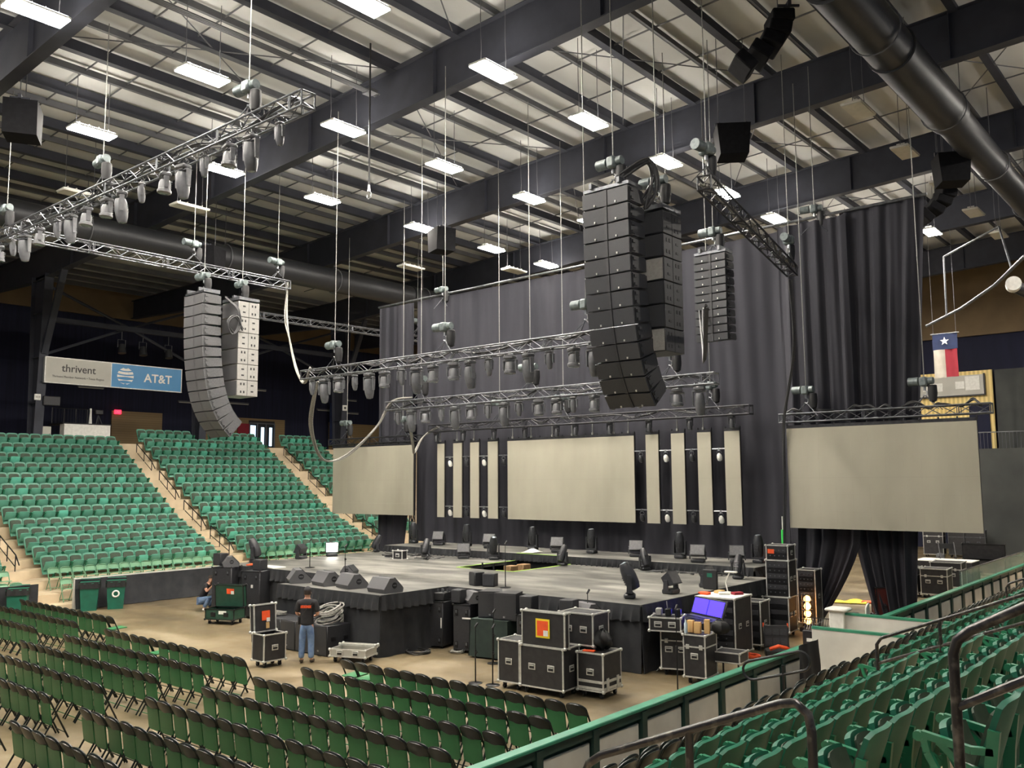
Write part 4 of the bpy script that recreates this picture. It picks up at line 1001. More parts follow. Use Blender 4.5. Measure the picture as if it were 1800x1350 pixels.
# row 14 next to the column, left block
for k in range(3): rest.append((ROWX[13] + .24, 14.4 + .519 * (k + .5), ROWZ[13], False))
def baked(lst):
    mb = MB(); src = []
    for pr, key in ((sfar, 0), (ssf, 1)):
        for c, ds in KIDS[pr.p.name]:
            for o in [c] + ds:
                nm = o.data.materials[0].name; mi = {'hazy_lit_green_seat': 0, 'dark_seat_pad': 1, 'faded_green_plastic': 2, 'green_seat_casting': 3}[nm]
                src.append((key, [v.co.copy() for v in o.data.vertices], [tuple(p.vertices) for p in o.data.polygons], mi))
    Rz = Matrix.Rotation(-PI / 2, 4, 'Z')
    for x, y, z, fd in lst:
        T = Matrix.Translation((x, y, z)) @ Rz
        for key, vs, fs, mi in src:
            if key == int(fd): mb.add(vs, fs, mi, T)
    return mb
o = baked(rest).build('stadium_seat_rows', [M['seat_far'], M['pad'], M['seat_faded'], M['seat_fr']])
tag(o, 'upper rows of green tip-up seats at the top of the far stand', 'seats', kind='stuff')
# pale folding chairs at the far boards, facing the floor
for i, (x, z, y0, n) in enumerate(((-32.45, .17, 14.25, 17), (-33.65, .48, 14.3, 15))):
    for k in range(n): fcp.put((x, y0 + .44 * k, z), -PI / 2, 'pale green folding chair behind the far drape, %s from the left in the %s row' % (ORD[k + 1], ('front', 'second')[i]), 'folding chairs behind the far drape')
for i, (x, z) in enumerate(((-32.45, .17), (-33.65, .48))):
    for k in range(3): fcp.put((x, 12.6 - .44 * k, z), -PI / 2, 'pale green folding chair left of the far aisle, %s from aisle, %s row' % (ORD[k + 1], ('front', 'second')[i]), 'folding chairs left of the far aisle')
for i, (x, z) in enumerate(((-32.45, .17), (-33.65, .48))):
    for k in range(7): fcp.put((x, 23.6 + .46 * k, z), -PI / 2, 'pale green folding chair of the middle far block, %s from left, %s row' % (ORD[k + 1], ('front', 'second')[i]), 'folding chairs of the middle far block')

# ------------------------------------------------------------------ near stand (right)
NX = [-4.57 + .82 * r for r in range(8)]; NZ = [.78 + .325 * r for r in range(5)] + [2.08 + .47 * r for r in range(1, 4)]
prof = [(-7.02, -.05), (-7.02, .17), (-6.0, .17), (-6.0, .45), (-5.3, .45)]; ze = .45; xe = -5.3
for x, z in zip(NX[:5], NZ[:5]):
    xe = x - .66; prof += [(xe, prof[-1][1]), (xe, z)]
prof += [(-.85, prof[-1][1]), (-.85, -.05)]
struct('floor_terrace_right', MB().prism(prof, 'y', -2.0, 50.0), M['tread'])
# seats face -x: rotz = +90
NA = ((5.05, 6.15), (13.35, 14.45), (22.2, 23.3), (31.0, 32.1))
def near_rows():
    for bi, (y0, n, nm) in enumerate(((6.25, 13, 'nearest'), (14.6, 14, 'second'), (23.4, 14, 'third'), (32.2, 14, 'fourth'))):
        for r in range(5):
            for k in range(n):
                y = y0 + .535 * (k + .5); x, z = NX[r] - .24, NZ[r]
                if not in_frame(x, y, z + .6): continue
                o = ss.put((x, y, z), PI / 2, 'green tip-up seat of the near stand, %s along, %s row up in the %s block' % (ORD[k + 1], ORD[r + 1], nm), 'seats of the near stand')
                if k == n - 1: end_frame(o)
near_rows()
for bi, (y0, n, nm) in enumerate(((7.6, 13, 'nearest'), (14.75, 14, 'second'), (23.5, 14, 'third'), (32.3, 12, 'fourth'))):
    for i, (x, z) in enumerate(((-6.15, .17), (-5.56, .45))):
        for k in range(n):
            if i == 0 and bi == 1 and k > 4 and k < 11: continue
            if not in_frame(x - .2, y0 + .475 * k, z + .75, 60, 60) or (bi == 3 and k > 7): continue
            (fcb if not (bi == 1 and i == 0 and k in (0, 2)) else fcd).put((x - .2, y0 + .475 * k, z), PI / 2, 'black folding chair along the near boards, %s along, %s row of the %s block' % (ORD[k + 1], ('front', 'second')[i], nm), 'black folding chairs along the near boards')
for y0, y1 in NA:
    mb = MB(); pz = .45
    for x, z in zip(NX[:5], NZ[:5]):
        mb.box((x - .82, (y0 + y1) / 2, (pz + z) / 2 - .02), (.34, y1 - y0 - .04, z - pz)); pz = z
    struct('floor_aisle_steps', mb, M['tread'])

# worn aisle rails of the near stand
def near_rail(label, y, top, posts, mid=None, r=.028, m='rail_worn', low=None):
    t = thing('stair_rail', label, 'handrail', (0, 0, 0))
    MB().tube([(x, y, z) for x, z in top], r, 10).build('top_rail', M[m], t)
    for x, z0, z1 in posts: MB().cyl((x, y, z0), (x, y, z1), r * .95, n=10).build('post', M[m], t)
    if mid: MB().tube([(x, y, z) for x, z in mid], r * .85, 8).build('mid_rail', M[m], t)
    return t
near_rail('worn dark stair rail across the bottom foreground', 5.7, [(-4.1, 1.3), (-4.12, 2.05), (-4.06, 2.17), (-3.95, 2.25), (-2.52, 2.84), (-2.42, 2.86), (-2.34, 2.8), (-2.32, 2.7), (-2.32, 1.4)], [(-3.2, .9, 2.55)], [(-4.1, 1.65), (-2.32, 2.38)], .031)
near_rail('worn dark stair rail rising at the lower right corner', 5.7, [(-1.455, 1.9), (-1.455, 3.28), (-1.43, 3.36), (-1.36, 3.42), (-.2, 4.06)], [(-.55, 2.3, 3.86)], [(-1.45, 2.98), (-.2, 3.68)], .03)
for y, nm in ((13.95, 'second'), (22.75, 'third'), (31.5, 'fourth')):
    near_rail('dark stair rail in the %s aisle of the near stand' % nm, y, [(-4.62, 1.0), (-4.62, 1.82), (-4.55, 1.92), (-2.5, 2.75)], [(-3.72, 1.0, 2.25), (-2.6, 1.6, 2.7)], [(-4.6, 1.55), (-2.5, 2.38)], .026)
    near_rail('dark upper stair rail in the %s aisle of the near stand' % nm, y, [(-1.6, 1.9), (-1.6, 3.1), (-1.5, 3.2), (-.4, 3.8)], [(-.6, 2.3, 3.7)], [(-1.6, 2.7), (-.4, 3.4)], .026)
# the loop ended rail at the boards
t = thing('loop_handrail', 'rounded loop handrail standing by the gap in the boards', 'handrail', (-6.25, 14.0, 0))
LPX = [(-.38, -.02), (.38, .3)]
pts = []
c0 = Vector((-.42, 0, 1.17)); c1 = Vector((.42, 0, 1.42)); d = (c1 - c0).normalized(); nn = Vector((-d.z, 0, d.x)); rr = .15
for i in range(9): a = PI / 2 + PI * i / 8; pts.append(c0 + d * (math.cos(a) * rr) + nn * (math.sin(a) * rr))
for i in range(9): a = -PI / 2 + PI * i / 8; pts.append(c1 + d * (math.cos(a) * rr) + nn * (math.sin(a) * rr))
MB().tube(pts, .022, 8, closed=True).build('loop', M['rail_blk'], t)
for x in (.12,): MB().cyl((x, 0, .17), (x, 0, 1.32), .024, n=8).build('post', M['rail_blk'], t)

# ------------------------------------------------------------------ near rink boards
def boards(name, label, x, y0, y1, h=1.06, first_white=True):
    t = thing(name, label, 'rink boards', (x, y0, 0)); L_ = y1 - y0
    MB().box((0, L_ / 2, h - .02), (.17, L_, .05), b=.012).build('cap_rail', M['board_grn'], t)
    mb = MB(); mb.box((-.03, L_ / 2, h / 2), (.02, L_, h - .08)); mb.box((.02, L_ / 2, h - .1), (.08, L_, .1)); mb.box((.02, L_ / 2, .1), (.08, L_, .2)); mb.build('frame_rails', M['board_dk'], t)
    n = max(1, int(round(L_ / 1.22))); s_ = L_ / n
    for i in range(n + 1): MB().box((.03, min(L_ - .05, max(.05, i * s_)), h / 2 - .02), (.1, .13, h - .08)).build('upright', M['board_dk'], t)
    for i in range(n): MB().box((.02, (i + .5) * s_, .5), (.03, s_ - .2, .7), b=.008).build('white_panel', M['board'], t)
    return t
boards('rink_boards', 'green capped rink boards in front of the near floor chairs', -7.1, 4.0, 17.3)
boards('rink_boards', 'green capped rink boards running on past the split curtain', -7.1, 21.6, 29.0)
boards('rink_boards', 'rink boards with glass beside the road cases on the far right', -7.1, 29.0, 50.0)
t = thing('rink_glass', 'low clear glass shield on top of the far right rink boards', 'glass shield', (-7.1, 29.0, 1.06))
for k in range(9): MB().box((0, 1.15 + 2.3 * k, .22), (.02, 2.26, .44)).build('glass_pane', M['glass'], t)
MB().beam((0, 0, .46), (0, 20.7, .46), .03, .03).build('top_trim', M['alu_dk'], t)
t = thing('bench_wall', 'scuffed white bench wall with a white cap post beside the open case', 'partition', (-7.95, 21.3, 0))
MB().box((1.4, 0, .56), (2.7, .1, 1.12)).build('panel', M['board'], t); MB().box((1.4, 0, 1.14), (2.75, .12, .05)).build('cap', M['board_grn'], t); MB().box((.05, 0, .6), (.34, .34, 1.2), b=.02).build('end_post', M['white'], t); MB().box((.05, 0, 1.23), (.5, .5, .07), b=.03).build('post_cap', M['white'], t)
t = thing('bench_wall', 'white bench wall with a green top edge nearest the loop handrail', 'partition', (-7.7, 19.2, 0))
MB().box((1.3, 0, .54), (2.6, .1, 1.08)).build('panel', M['board'], t); MB().box((1.3, 0, 1.1), (2.6, .12, .05)).build('cap', M['board_grn'], t)
tag(wavy(-6.85, 16.35, -6.85, 17.3, .2, 1.2, .06, .4, 71, top=.8).build('black_cloth', M['velour']), 'black cloth bunched over the gap in the near boards', 'cloth')

# ------------------------------------------------------------------ road cases
def edge_box(mb, w_, d_, z0, h, t=.028, T=None):
    for a in (-1, 1):
        for b in (-1, 1):
            mb.box((a * (w_ / 2 - t * .35), b * (d_ / 2 - t * .35), z0 + h / 2), (t, t, h), T=T)
            mb.box((a * (w_ / 2 - t * .35), 0, z0 + (h if b > 0 else 0)), (t, d_ + .004, t), T=T)
            mb.box((0, a * (d_ / 2 - t * .35), z0 + (h if b > 0 else 0)), (w_ + .004, t, t), T=T)
            for z in (z0, z0 + h): mb.box((a * w_ / 2, b * d_ / 2, z), (t * 2.2, t * 2.2, t * 2.2), T=T, b=.015)
def road_case(name, label, loc, rz, w_, d_, h, casters=True, lid=None, handles=((1, 0), (-1, 0), (0, -1)), panel='ply', edge='edge', stripe=False, group=None, seam=True, cat='road case'):
    t = thing(name, label, cat, loc, rz, group)
    z0 = .15 if casters else 0.0
    P = M[panel]; mb = MB(); th = .02
    if lid is None: mb.box((0, 0, z0 + h / 2), (w_ - .012, d_ - .012, h - .01))
    else:
        mb.box((0, 0, z0 + th / 2 + .01), (w_ - .02, d_ - .02, th))
        for a in (-1, 1): mb.box((a * (w_ / 2 - .016), 0, z0 + h / 2), (th, d_ - .012, h - .01)); mb.box((0, a * (d_ / 2 - .016), z0 + h / 2), (w_ - .012, th, h - .01))
    mb.build('case_body', P, t)
    mb = MB(); edge_box(mb, w_, d_, z0, h)
    if seam and lid is None:
        zz = z0 + h * .72
        for a in (-1, 1): mb.box((a * w_ / 2, 0, zz), (.008, d_, .03)); mb.box((0, a * d_ / 2, zz), (w_, .008, .03))
    mb.build('metal_edging', M[edge], t)
    for a, b in handles:
        ww = d_ if a else w_
        for q in ((-.22, .22) if ww > .62 else (0,)):
            m2 = MB(); T = Matrix.Translation((a * w_ / 2, b * d_ / 2, z0 + h * .5)) @ Matrix.Rotation(math.atan2(b, a), 4, 'Z') @ Matrix.Translation((0, q * ww, 0))
            m2.box((.004, 0, 0), (.012, .17, .13), 0, T, .01); m2.box((.008, 0, 0), (.012, .12, .08), 1, T); m2.box((.016, 0, .02), (.014, .11, .02), 0, T)
            m2.build('handle', [M[edge], M['black']], t)
    if seam and lid is None:
        for a, b in handles[:2]:
            m2 = MB(); T = Matrix.Translation((a * w_ / 2, b * d_ / 2, z0 + h * .72)) @ Matrix.Rotation(math.atan2(b, a), 4, 'Z'); ww = d_ if a else w_
            for q in (-.3, .3): m2.box((.008, q * ww, 0), (.016, .08, .1), 0, T, .008)
            m2.build('latch', M[edge], t)
    if casters:
        for a in (-1, 1):
            for b in (-1, 1):
                m2 = MB(); x, y = a * (w_ / 2 - .1), b * (d_ / 2 - .1)
                m2.box((x, y, .135), (.1, .1, .02), 1); m2.box((x - .03, y, .09), (.008, .05, .09), 1); m2.box((x + .03, y, .09), (.008, .05, .09), 1); m2.cyl((x - .022, y, .052), (x + .022, y, .052), .05, n=12)
                m2.build('caster', [M['rubber'], M['alu_dk']], t)
    if lid is not None:   # lid leaning open on the side b = lid
        ang, hl = lid
        T = Matrix.Translation((0, d_ / 2, z0 + h)) @ Matrix.Rotation(ang, 4, 'X')
        m2 = MB(); m2.box((0, .0, hl / 2 + .02), (w_ - .01, .16, hl - .01), T=T); L = m2.build('lid', P, t)
        m2 = MB(); edge_box(m2, w_, .17, .02, hl, T=T); m2.build('lid_edging', M[edge], L)
        return t, L, T
    return t
def label_card(parent, T, y, rows):
    for i, (x, z, wd, hh, m) in enumerate(rows):
        MB().box((x, y - .003 * i, z), (wd, .004, hh), T=T).build('paper_label', M[m], parent)
VA = R(0)
# by the standing person: open case
t, L, T = road_case('road_case', 'open black road case with its lid raised beside the standing man', (-18.28, 12.75, 0), R(88), .6, .5, .6, lid=(-.08, .62), handles=((1, 0), (0, -1)))
label_card(L, T, -.09, ((.02, .38, .22, .22, 'orange'), (.08, .28, .09, .09, 'white'), (.06, .15, .09, .14, 'cardboard')))
# pit group of cases
t = road_case('road_case', 'big black road case at the bottom middle of the pit stack', (-11.42, 14.72, 0), R(3), 1.06, .6, .8, handles=((1, 0), (0, -1)), seam=False)
t2 = road_case('case_lid', 'upright black case lid with a yellow edged orange label', (-11.36, 14.5, .965), R(3), 1.06, .16, .68, casters=False, handles=(), seam=False, cat='case lid')
for i, (wd, m) in enumerate(((.34, 'yellow'), (.27, 'orange'))): MB().box((.0, -.088 - .004 * i, .36), (wd, .006, wd * 1.1)).build('paper_label', M[m], t2)
MB().box((.08, -.1, .27), (.11, .006, .11)).build('paper_label', M['white'], t2)
road_case('road_case', 'black road case at the left end of the pit stack', (-12.28, 14.72, 0), R(3), .56, .6, .84, handles=((0, -1),), seam=False)
road_case('road_case', 'black road case resting on top at the rear of the pit stack', (-11.0, 15.35, .965), R(3), .82, .62, .62, casters=False, handles=((1, 0), (0, -1)), seam=False)
road_case('road_case', 'lower black road case hidden behind the pit stack', (-11.0, 15.4, 0), R(3), .8, .6, .8, handles=((1, 0),), seam=False)
t = road_case('road_case', 'black wheeled road case at the right end of the pit stack, a light on it', (-10.53, 15.2, 0), R(4), .6, .72, .72, handles=((0, -1),), seam=False)
mb = MB()
for z in (.2, .33): mb.box((0, -.362, z), (.58, .012, .05)); mb.box((.302, 0, z), (.012, .7, .05))
for y in (-.2, .2): mb.box((.31, y, .28), (.02, .1, .24), b=.01)
mb.build('dock_rail', M['edge'], t)
t = thing('covered_light', 'black bundled light lying on the road case at the right of the pit stack', 'light', (-10.5, 15.3, .88))
MB().sheet(lambda u, v: ((.18 + .045 * math.sin(3 * u * 6.283 + 5 * v) + .02 * math.sin(8 * u * 6.283)) * math.cos(u * 6.283) * math.sin(.25 + v * 2.6), (.21 + .05 * math.sin(4 * u * 6.283 + 7 * v)) * math.sin(u * 6.28) * math.sin(.25 + v * 2.6), .19 - (.17 + .03 * math.sin(5 * u * 6.283)) * math.cos(.25 + v * 2.7)), 36, 12).build('bundle', M['rubber'], t)
mb = MB(); mb.tube([(-.1, -.05, .34), (0, 0, .42), (.1, .04, .34)], .014, 5); mb.build('handle', M['black'], t)
tag(MB().box((0, 0, .01), (.24, .14, .02)).build('orange_cloth', M['orange'], None, (-10.62, 14.98, .88), R(20)), 'orange cloth lying on the road case beside the bundled light', 'cloth')
# green case and lid by the crouching person
t, L, T = road_case('green_road_case', 'low green road case with an upright green lid near the crouching man', (-24.75, 15.65, 0), R(25), 1.0, .62, .3, lid=(.1, .66), panel='ply_green', edge='black_gloss', handles=((-1, 0), (0, -1)))
label_card(L, T, -.09, ((.05, .5, .26, .16, 'orange'), (.12, .46, .1, .1, 'white')))
MB().box((.1, -.314, .36), (.26, .006, .1)).build('paper_label', M['white'], t)
# low silver open lid case near the stage nose
t = road_case('road_case_tray', 'flat silver edged case tray on wheels near the stage corner', (-17.1, 14.32, 0), R(22), .95, .58, .16, handles=((0, -1),), lid=(0.0, .02), panel='sign_grey', edge='edge')[0]

# floor subwoofers and the cable coil in front of the stage nose
def floor_sub(label, loc, rz, w_, d_, h, grp='subwoofers along the stage front'):
    t = thing('floor_subwoofer', label, 'speaker', loc, rz, grp)
    MB().box((0, 0, h / 2), (w_, d_, h), b=.015).build('cabinet', M['cab'], t)
    MB().sheet(lambda u, v: (-w_ / 2 + .02 + (w_ - .04) * u, -d_ / 2 - .012 - .02 * math.sin(u * PI), .03 + (h - .06) * v), 6, 2, th=(0, .02, 0)).build('grille', M['grille_grey'] if 0 else M['grille'], t)
    for s_ in (-1, 1):
        mb = MB(); mb.box((w_ / 2 + .002, s_ * d_ * .25, h * .55), (.01, .14, .1)); mb.box((w_ / 2 + .006, s_ * d_ * .25, h * .57), (.01, .1, .02), 0); mb.build('handle', M['alu_dk'] if 0 else M['black_gloss'], t)
    MB().box((0, -d_ / 2 - .034, .12), (.06, .01, .04)).build('badge', M['alu'], t)
    return t
for i, x in enumerate((-20.9, -20.25, -19.6, -18.95, -18.3)):
    floor_sub('black floor subwoofer at the foot of the stage nose, %s from the left' % ORD[i + 1], (x, 14.62, 0), 0, .63, .78, .74)
loom('coiled_cable', 'grey cables lying on the subwoofer behind the standing man', [(-20.6 + .28 * math.cos(a * 1.1), 14.6 + .2 * math.sin(a * 1.1), .765 + .003 * a) for a in range(22)], 2, .013, 'cable_lt', 41, .03, 3)
loom('coiled_cable', 'thick coil of grey cable heaped on the right end subwoofers', [(-18.35 + (.32 + .03 * math.sin(a * 2.3)) * math.cos(a * .9), 14.6 + .1 * math.cos(a * .7) + .22 * math.sin(a * .9), .80 + .0085 * a + .11 * math.sin(a * .9)) for a in range(44)], 2, .02, 'cable_lt', 42, .03, 3)
loom('coiled_cable', 'black cable ends hanging down the front of the right end subwoofer', [(-18.5, 14.5, .95), (-18.55, 14.25, .8), (-18.5, 14.16, .5), (-18.42, 14.14, .2)], 3, .016, 'cable_dk', 43, .05)
loom('coiled_cable', 'dark cable coil on the floor beside the stage skirt', [(-16.6 + .3 * math.cos(a * .9), 16.0 + .25 * math.sin(a * .9), .02 + .002 * a) for a in range(30)], 2, .013, 'cable_dk', 44, .05, 3)
loom('coiled_cable', 'grey cable coil on the floor by the tall black cabinet', [(-15.85 + .18 * math.cos(a * .9), 16.62 + .15 * math.sin(a * .9), .02 + .002 * a) for a in range(24)], 2, .013, 'cable_lt', 45, .03, 3)

# tall carpeted cabinets at the stage front
def tall_cab(label, loc, rz, w_, d_, h, strap=None):
    t = thing('tall_cabinet', label, 'speaker', loc, rz, 'tall cabinets against the stage')
    MB().box((0, 0, .05 + h / 2), (w_, d_, h), b=.02).build('cabinet', M['cab'], t)
    for a in (-1, 1):
        for z in (.2, h - .14):
            mb = MB(); mb.box((a * w_ * .3, -d_ / 2 - .004, z), (.09, .014, .16), 0, None, .005); mb.box((a * w_ * .3, -d_ / 2 - .012, z + .02), (.05, .01, .07), 1); mb.build('handle_cup', [M['black_gloss'], M['alu_dk']], t)
    for a in (-1, 1):
        for b in (-1, 1):
            MB().box((a * w_ / 2, b * d_ / 2, h + .05), (.05, .05, .04), b=.01).build('corner', M['black_gloss'], t)
            MB().cyl((a * w_ * .36 - .02, b * d_ * .36, .035), (a * w_ * .36 + .02, b * d_ * .36, .035), .035, n=8).build('caster', M['rubber'], t)
    MB().box((0, -d_ / 2, h + .045), (w_, .02, .014)).build('top_trim', M['black_gloss'], t)
    if strap: MB().box(strap[0], strap[1]).build('white_tape', M['white'], t)
    return t
tall_cab('tall black cabinet nearest the stage nose, strip of white tape on its edge', (-16.8, 16.98, 0), R(15), .5, .58, 1.13, ((.2, -.295, .65), (.03, .01, .26)))
tall_cab('tall black cabinet with white tape round its middle beside the dark covered table', (-15.84, 16.98, 0), R(15), .48, .58, 1.13, ((.15, -.3, .85), (.24, .01, .04)))
tall_cab('black cabinet to the right of the dark covered table, small box on it', (-13.4, 16.66, 0), R(15), .56, .68, 1.13)
tall_cab('black cabinet right of the pit cases against the stage, wedge speaker on it', (-12.12, 16.8, 0), R(15), .56, .68, 1.13)
tall_cab('tall black cabinet in the left wing beside the crouching man', (-26.85, 17.0, 0), R(30), .7, .7, 1.45)
tall_cab('tall black cabinet in the left wing nearer the stage nose, pale mark on it', (-25.1, 17.0, 0), R(24), .66, .75, 1.42, ((.05, -.38, 1.0), (.07, .01, .1)))
# covered table with two speakers
t = thing('covered_table', 'table under a dark green cloth in front of the stage', 'table', (-14.72, 16.92, 0), R(8))
MB().box((0, 0, .9), (1.0, .8, .03)).build('table_top', M['black'], t)
for a in (-1, 1):
    for b in (-1, 1): MB().cyl((a * .46, b * .36, 0), (a * .46, b * .36, .9), .02, n=6).build('leg', M['black'], t)
def cloth(u, v):
    k = int(u * 4) % 4; f = u * 4 - int(u * 4); W, D = .53, .43
    c = [(-W, -D), (W, -D), (W, D), (-W, D)]; a, b = c[k], c[(k + 1) % 4]
    x = a[0] + (b[0] - a[0]) * f; y = a[1] + (b[1] - a[1]) * f; o = 1 + (.06 + .04 * math.sin(u * 40)) * (1 - v)
    return (x * o, y * o, .04 + .89 * v)
m2 = MB(); m2.sheet(cloth, 64, 6); m2.box((0, 0, .925), (1.07, .87, .015))
m2.build('tablecloth', mat('dark_green_cloth', (38, 52, 46), .85, rgb2=(30, 42, 38), scale=5), t)
def side_fill(label, loc, rz):
    t = thing('table_speaker', label, 'speaker', loc, rz)
    MB().prism([(-.3, -.3), (.3, -.3), (.2, .3), (-.2, .3)], 'z', 0, .64).build('cabinet', M['cab'], t)
    MB().sheet(lambda u, v: (-.29 + .58 * u, -.3 - .03 * math.sin(u * PI), .03 + .58 * v), 6, 1, th=(0, .02, 0)).build('grille', M['grille'], t)
    MB().box((0, -.34, .08), (.05, .01, .04)).build('badge', M['alu'], t); return t
side_fill('left one of two black speakers on the covered table', (-14.98, 17.0, .935), R(30)); side_fill('right one of two black speakers on the covered table', (-14.36, 16.95, .935), R(14))
def wedge_mesh(t, k, m):
    # floor monitor, slanted front to -y
    pf = [(-.28 * k, 0), (.26 * k, 0), (.3 * k, .1 * k), (.12 * k, .36 * k), (-.04 * k, .36 * k), (-.3 * k, .1 * k)]
    MB().prism(pf, 'x', -.36 * k, .36 * k).build('cabinet', m, t)
    MB().sheet(lambda u, v: (-.33 * k + .66 * k * u, (-.295 + .25 * v) * k, (.11 + .25 * v) * k), 2, 1, th=(0, -.012, .012)).build('grille', M['grille'], t)
    for s_ in (-1, 1):
        mb = MB(); mb.cyl((s_ * .355 * k, -.02 * k, .18 * k), (s_ * .365 * k, -.02 * k, .18 * k), .075 * k, n=16); mb.build('side_port', M['black'], t)
        mb = MB(); mb.box((s_ * .366 * k, -.02 * k, .18 * k), (.012, .1 * k, .03 * k)); mb.build('side_handle', m, t)
def floor_monitor(label, loc, rz, k=1.0):
    t = thing('floor_monitor', label, 'speaker', loc, rz); wedge_mesh(t, k, M['grille_grey']); return t
for i, (x, y, rz) in enumerate(((-20.95, 15.55, R(150)), (-19.75, 15.6, R(168)), (-18.75, 15.62, R(168)), (-17.35, 15.55, R(175)))):
    floor_monitor('grey floor monitor on the stage nose, %s from the left' % ORD[i + 1], (x, y, SZ), rz, 1.02)
floor_monitor('grey floor monitor on the tall cabinet beside the crouching man', (-26.8, 17.1, 1.5), R(150), .9)
floor_monitor('grey floor monitor on the taped cabinet by the covered table', (-15.72, 17.12, 1.2), R(150), .8)
floor_monitor('grey floor monitor on the rightmost stage front cabinet', (-12.05, 16.95, 1.2), R(160), .85)
floor_monitor('grey floor monitor lying behind the others at the left stage edge', (-21.6, 17.9, SZ), R(120), .7)
def small_box(label, loc, rz, w_=.3, d_=.34, h=.36):
    t = thing('small_speaker_box', label, 'speaker', loc, rz)
    MB().box((0, 0, h / 2), (w_, d_, h), b=.015).build('cabinet', M['cab'], t)
    MB().sheet(lambda u, v: (-w_ / 2 + .02 + (w_ - .04) * u, -d_ / 2 - .012, .03 + (h - .06) * v), 2, 1, th=(0, .015, 0)).build('grille', M['grille'], t); return t
small_box('small black speaker box on the taped cabinet by the covered table', (-15.98, 16.84, 1.2), R(10), .28, .3, .34)
small_box('small black speaker box on the cabinet right of the covered table', (-13.48, 16.6, 1.2), R(10), .34, .34, .4)
small_box('small black speaker box on the rightmost stage front cabinet', (-12.32, 16.62, 1.2), R(10), .34, .34, .4)
small_box('small black speaker box at the inner corner of the stage, left of a pair', (-16.42, 18.0, SZ), R(-20), .34, .3, .36)
small_box('small black speaker box at the inner corner of the stage, right of a pair', (-15.98, 18.05, SZ), R(20), .34, .3, .34)
small_box('small black speaker box on the left wing cabinet', (-25.1, 17.1, 1.47), R(10), .34, .34, .34)
small_box('small black box on the left wing cabinet by the crouching man', (-27.4, 17.1, 1.5), R(10), .36, .36, .4)
t = thing('equipment_tray', 'black tray of small gear on the cabinet nearest the stage nose', 'tray', (-16.8, 16.98, 1.2), R(15))
mb = MB(); mb.box((0, 0, .1), (.46, .4, .2), b=.02); mb.build('tray_body', M['black'], t)
mb = MB()
for i in range(6): mb.cyl((-.2 + .08 * i, -.05 + .1 * (i % 2), .2), (-.2 + .08 * i, -.05 + .1 * (i % 2), .28), .03, n=8)
mb.build('connectors', M['alu_dk'], t)

# microphone stands
def mic_stand(label, loc, h, base=.15, boom=False):
    t = thing('microphone_stand', label, 'stand', loc)
    MB().lathe([(base, 0), (base, .012), (base * .8, .022), (.02, .03)], 18).build('base', M['alu_dk'] if 0 else M['black_gloss'], t)
    mb = MB(); mb.cyl((0, 0, .02), (0, 0, h * .55), .014, n=8); mb.cyl((0, 0, h * .5), (0, 0, h), .009, n=8); mb.build('pole', M['black_gloss'], t)
    mb = MB(); mb.cyl((0, 0, h * .5), (0, 0, h * .58), .022, n=10); mb.box((.03, 0, h * .54), (.05, .015, .03)); mb.build('clutch', M['black'], t)
    mb = MB(); mb.cyl((0, -.02, h - .03), (0, .07, h + .05), .02, .026, n=8); mb.build('mic_clip', M['black'], t); return t
mic_stand('black microphone stand on the floor left of the pit cases', (-13.2, 14.42, 0), 1.2)
mic_stand('black microphone stand beside the left pit case', (-12.78, 14.5, 0), 1.2)
mic_stand('black microphone stand in front of the covered table', (-14.25, 16.2, 0), 1.2)
mic_stand('tall black stand behind the covered light of the pit cases', (-12.0, 16.9, 0), 1.75)
mic_stand('tall black stand between the boards and the rolling racks', (-9.15, 15.9, 0), 1.75)
mic_stand('black microphone stand on the middle of the stage', (-15.45, 18.05, SZ), 1.15)
mic_stand('black microphone stand on the left rear of the stage nose', (-21.5, 17.65, SZ), .85)
mic_stand('black microphone stand on the stage nearer the far seats', (-24.15, 18.35, SZ), .9)

# lights standing on the deck
fl = {k: Pool(make_mover(k, True, True)) for k in ('spot', 'big')}
def make_blinder():
    t = thing('floor_panel_light', 'light', 'stage light')
    mb = MB(); mb.box((0, 0, .06), (.42, .3, .12), b=.03); mb.build('base', M['head_dk'], t)
    mb = MB()
    for s_ in (-1, 1): mb.prism([(-.07, .1), (.07, .1), (.05, .34), (-.05, .34)], 'x', s_ * .23, s_ * .26)
    mb.build('yoke', M['head_dk'], t)
    T = Matrix.Translation((0, 0, .33)) @ Matrix.Rotation(-.5, 4, 'X')
    MB().prism([(-.14, -.17), (.1, -.12), (.1, .12), (-.14, .17)], 'x', -.22, .22, T=T).build('head', M['head_dk'], t)
    mb = MB(); mb.box((0, -.143, 0), (.4, .012, .3), T=T)
    mb.build('front_glass', M['cab_md'], t)
    return t
pb = Pool(make_blinder()); fl['lean'] = Pool(make_mover('big', True, True, .42))
for i, x in enumerate((-27.0, -24.0, -20.7, -18.07, -14.6, -11.9)):
    fl['big'].put((x, 25.75, 1.75), 0, 'long black moving light standing on the riser, %s from the left' % ORD[i + 1], 'long lights on the riser')
for i, (x, y) in enumerate(((-25.4, 25.6), (-22.6, 25.5), (-19.3, 25.4), (-16.1, 25.5), (-12.4, 25.3))):
    pb.put((x, y, 1.75), R(25), 'black panel light standing on the riser, %s from the left' % ORD[i + 1], 'panel lights on the riser')
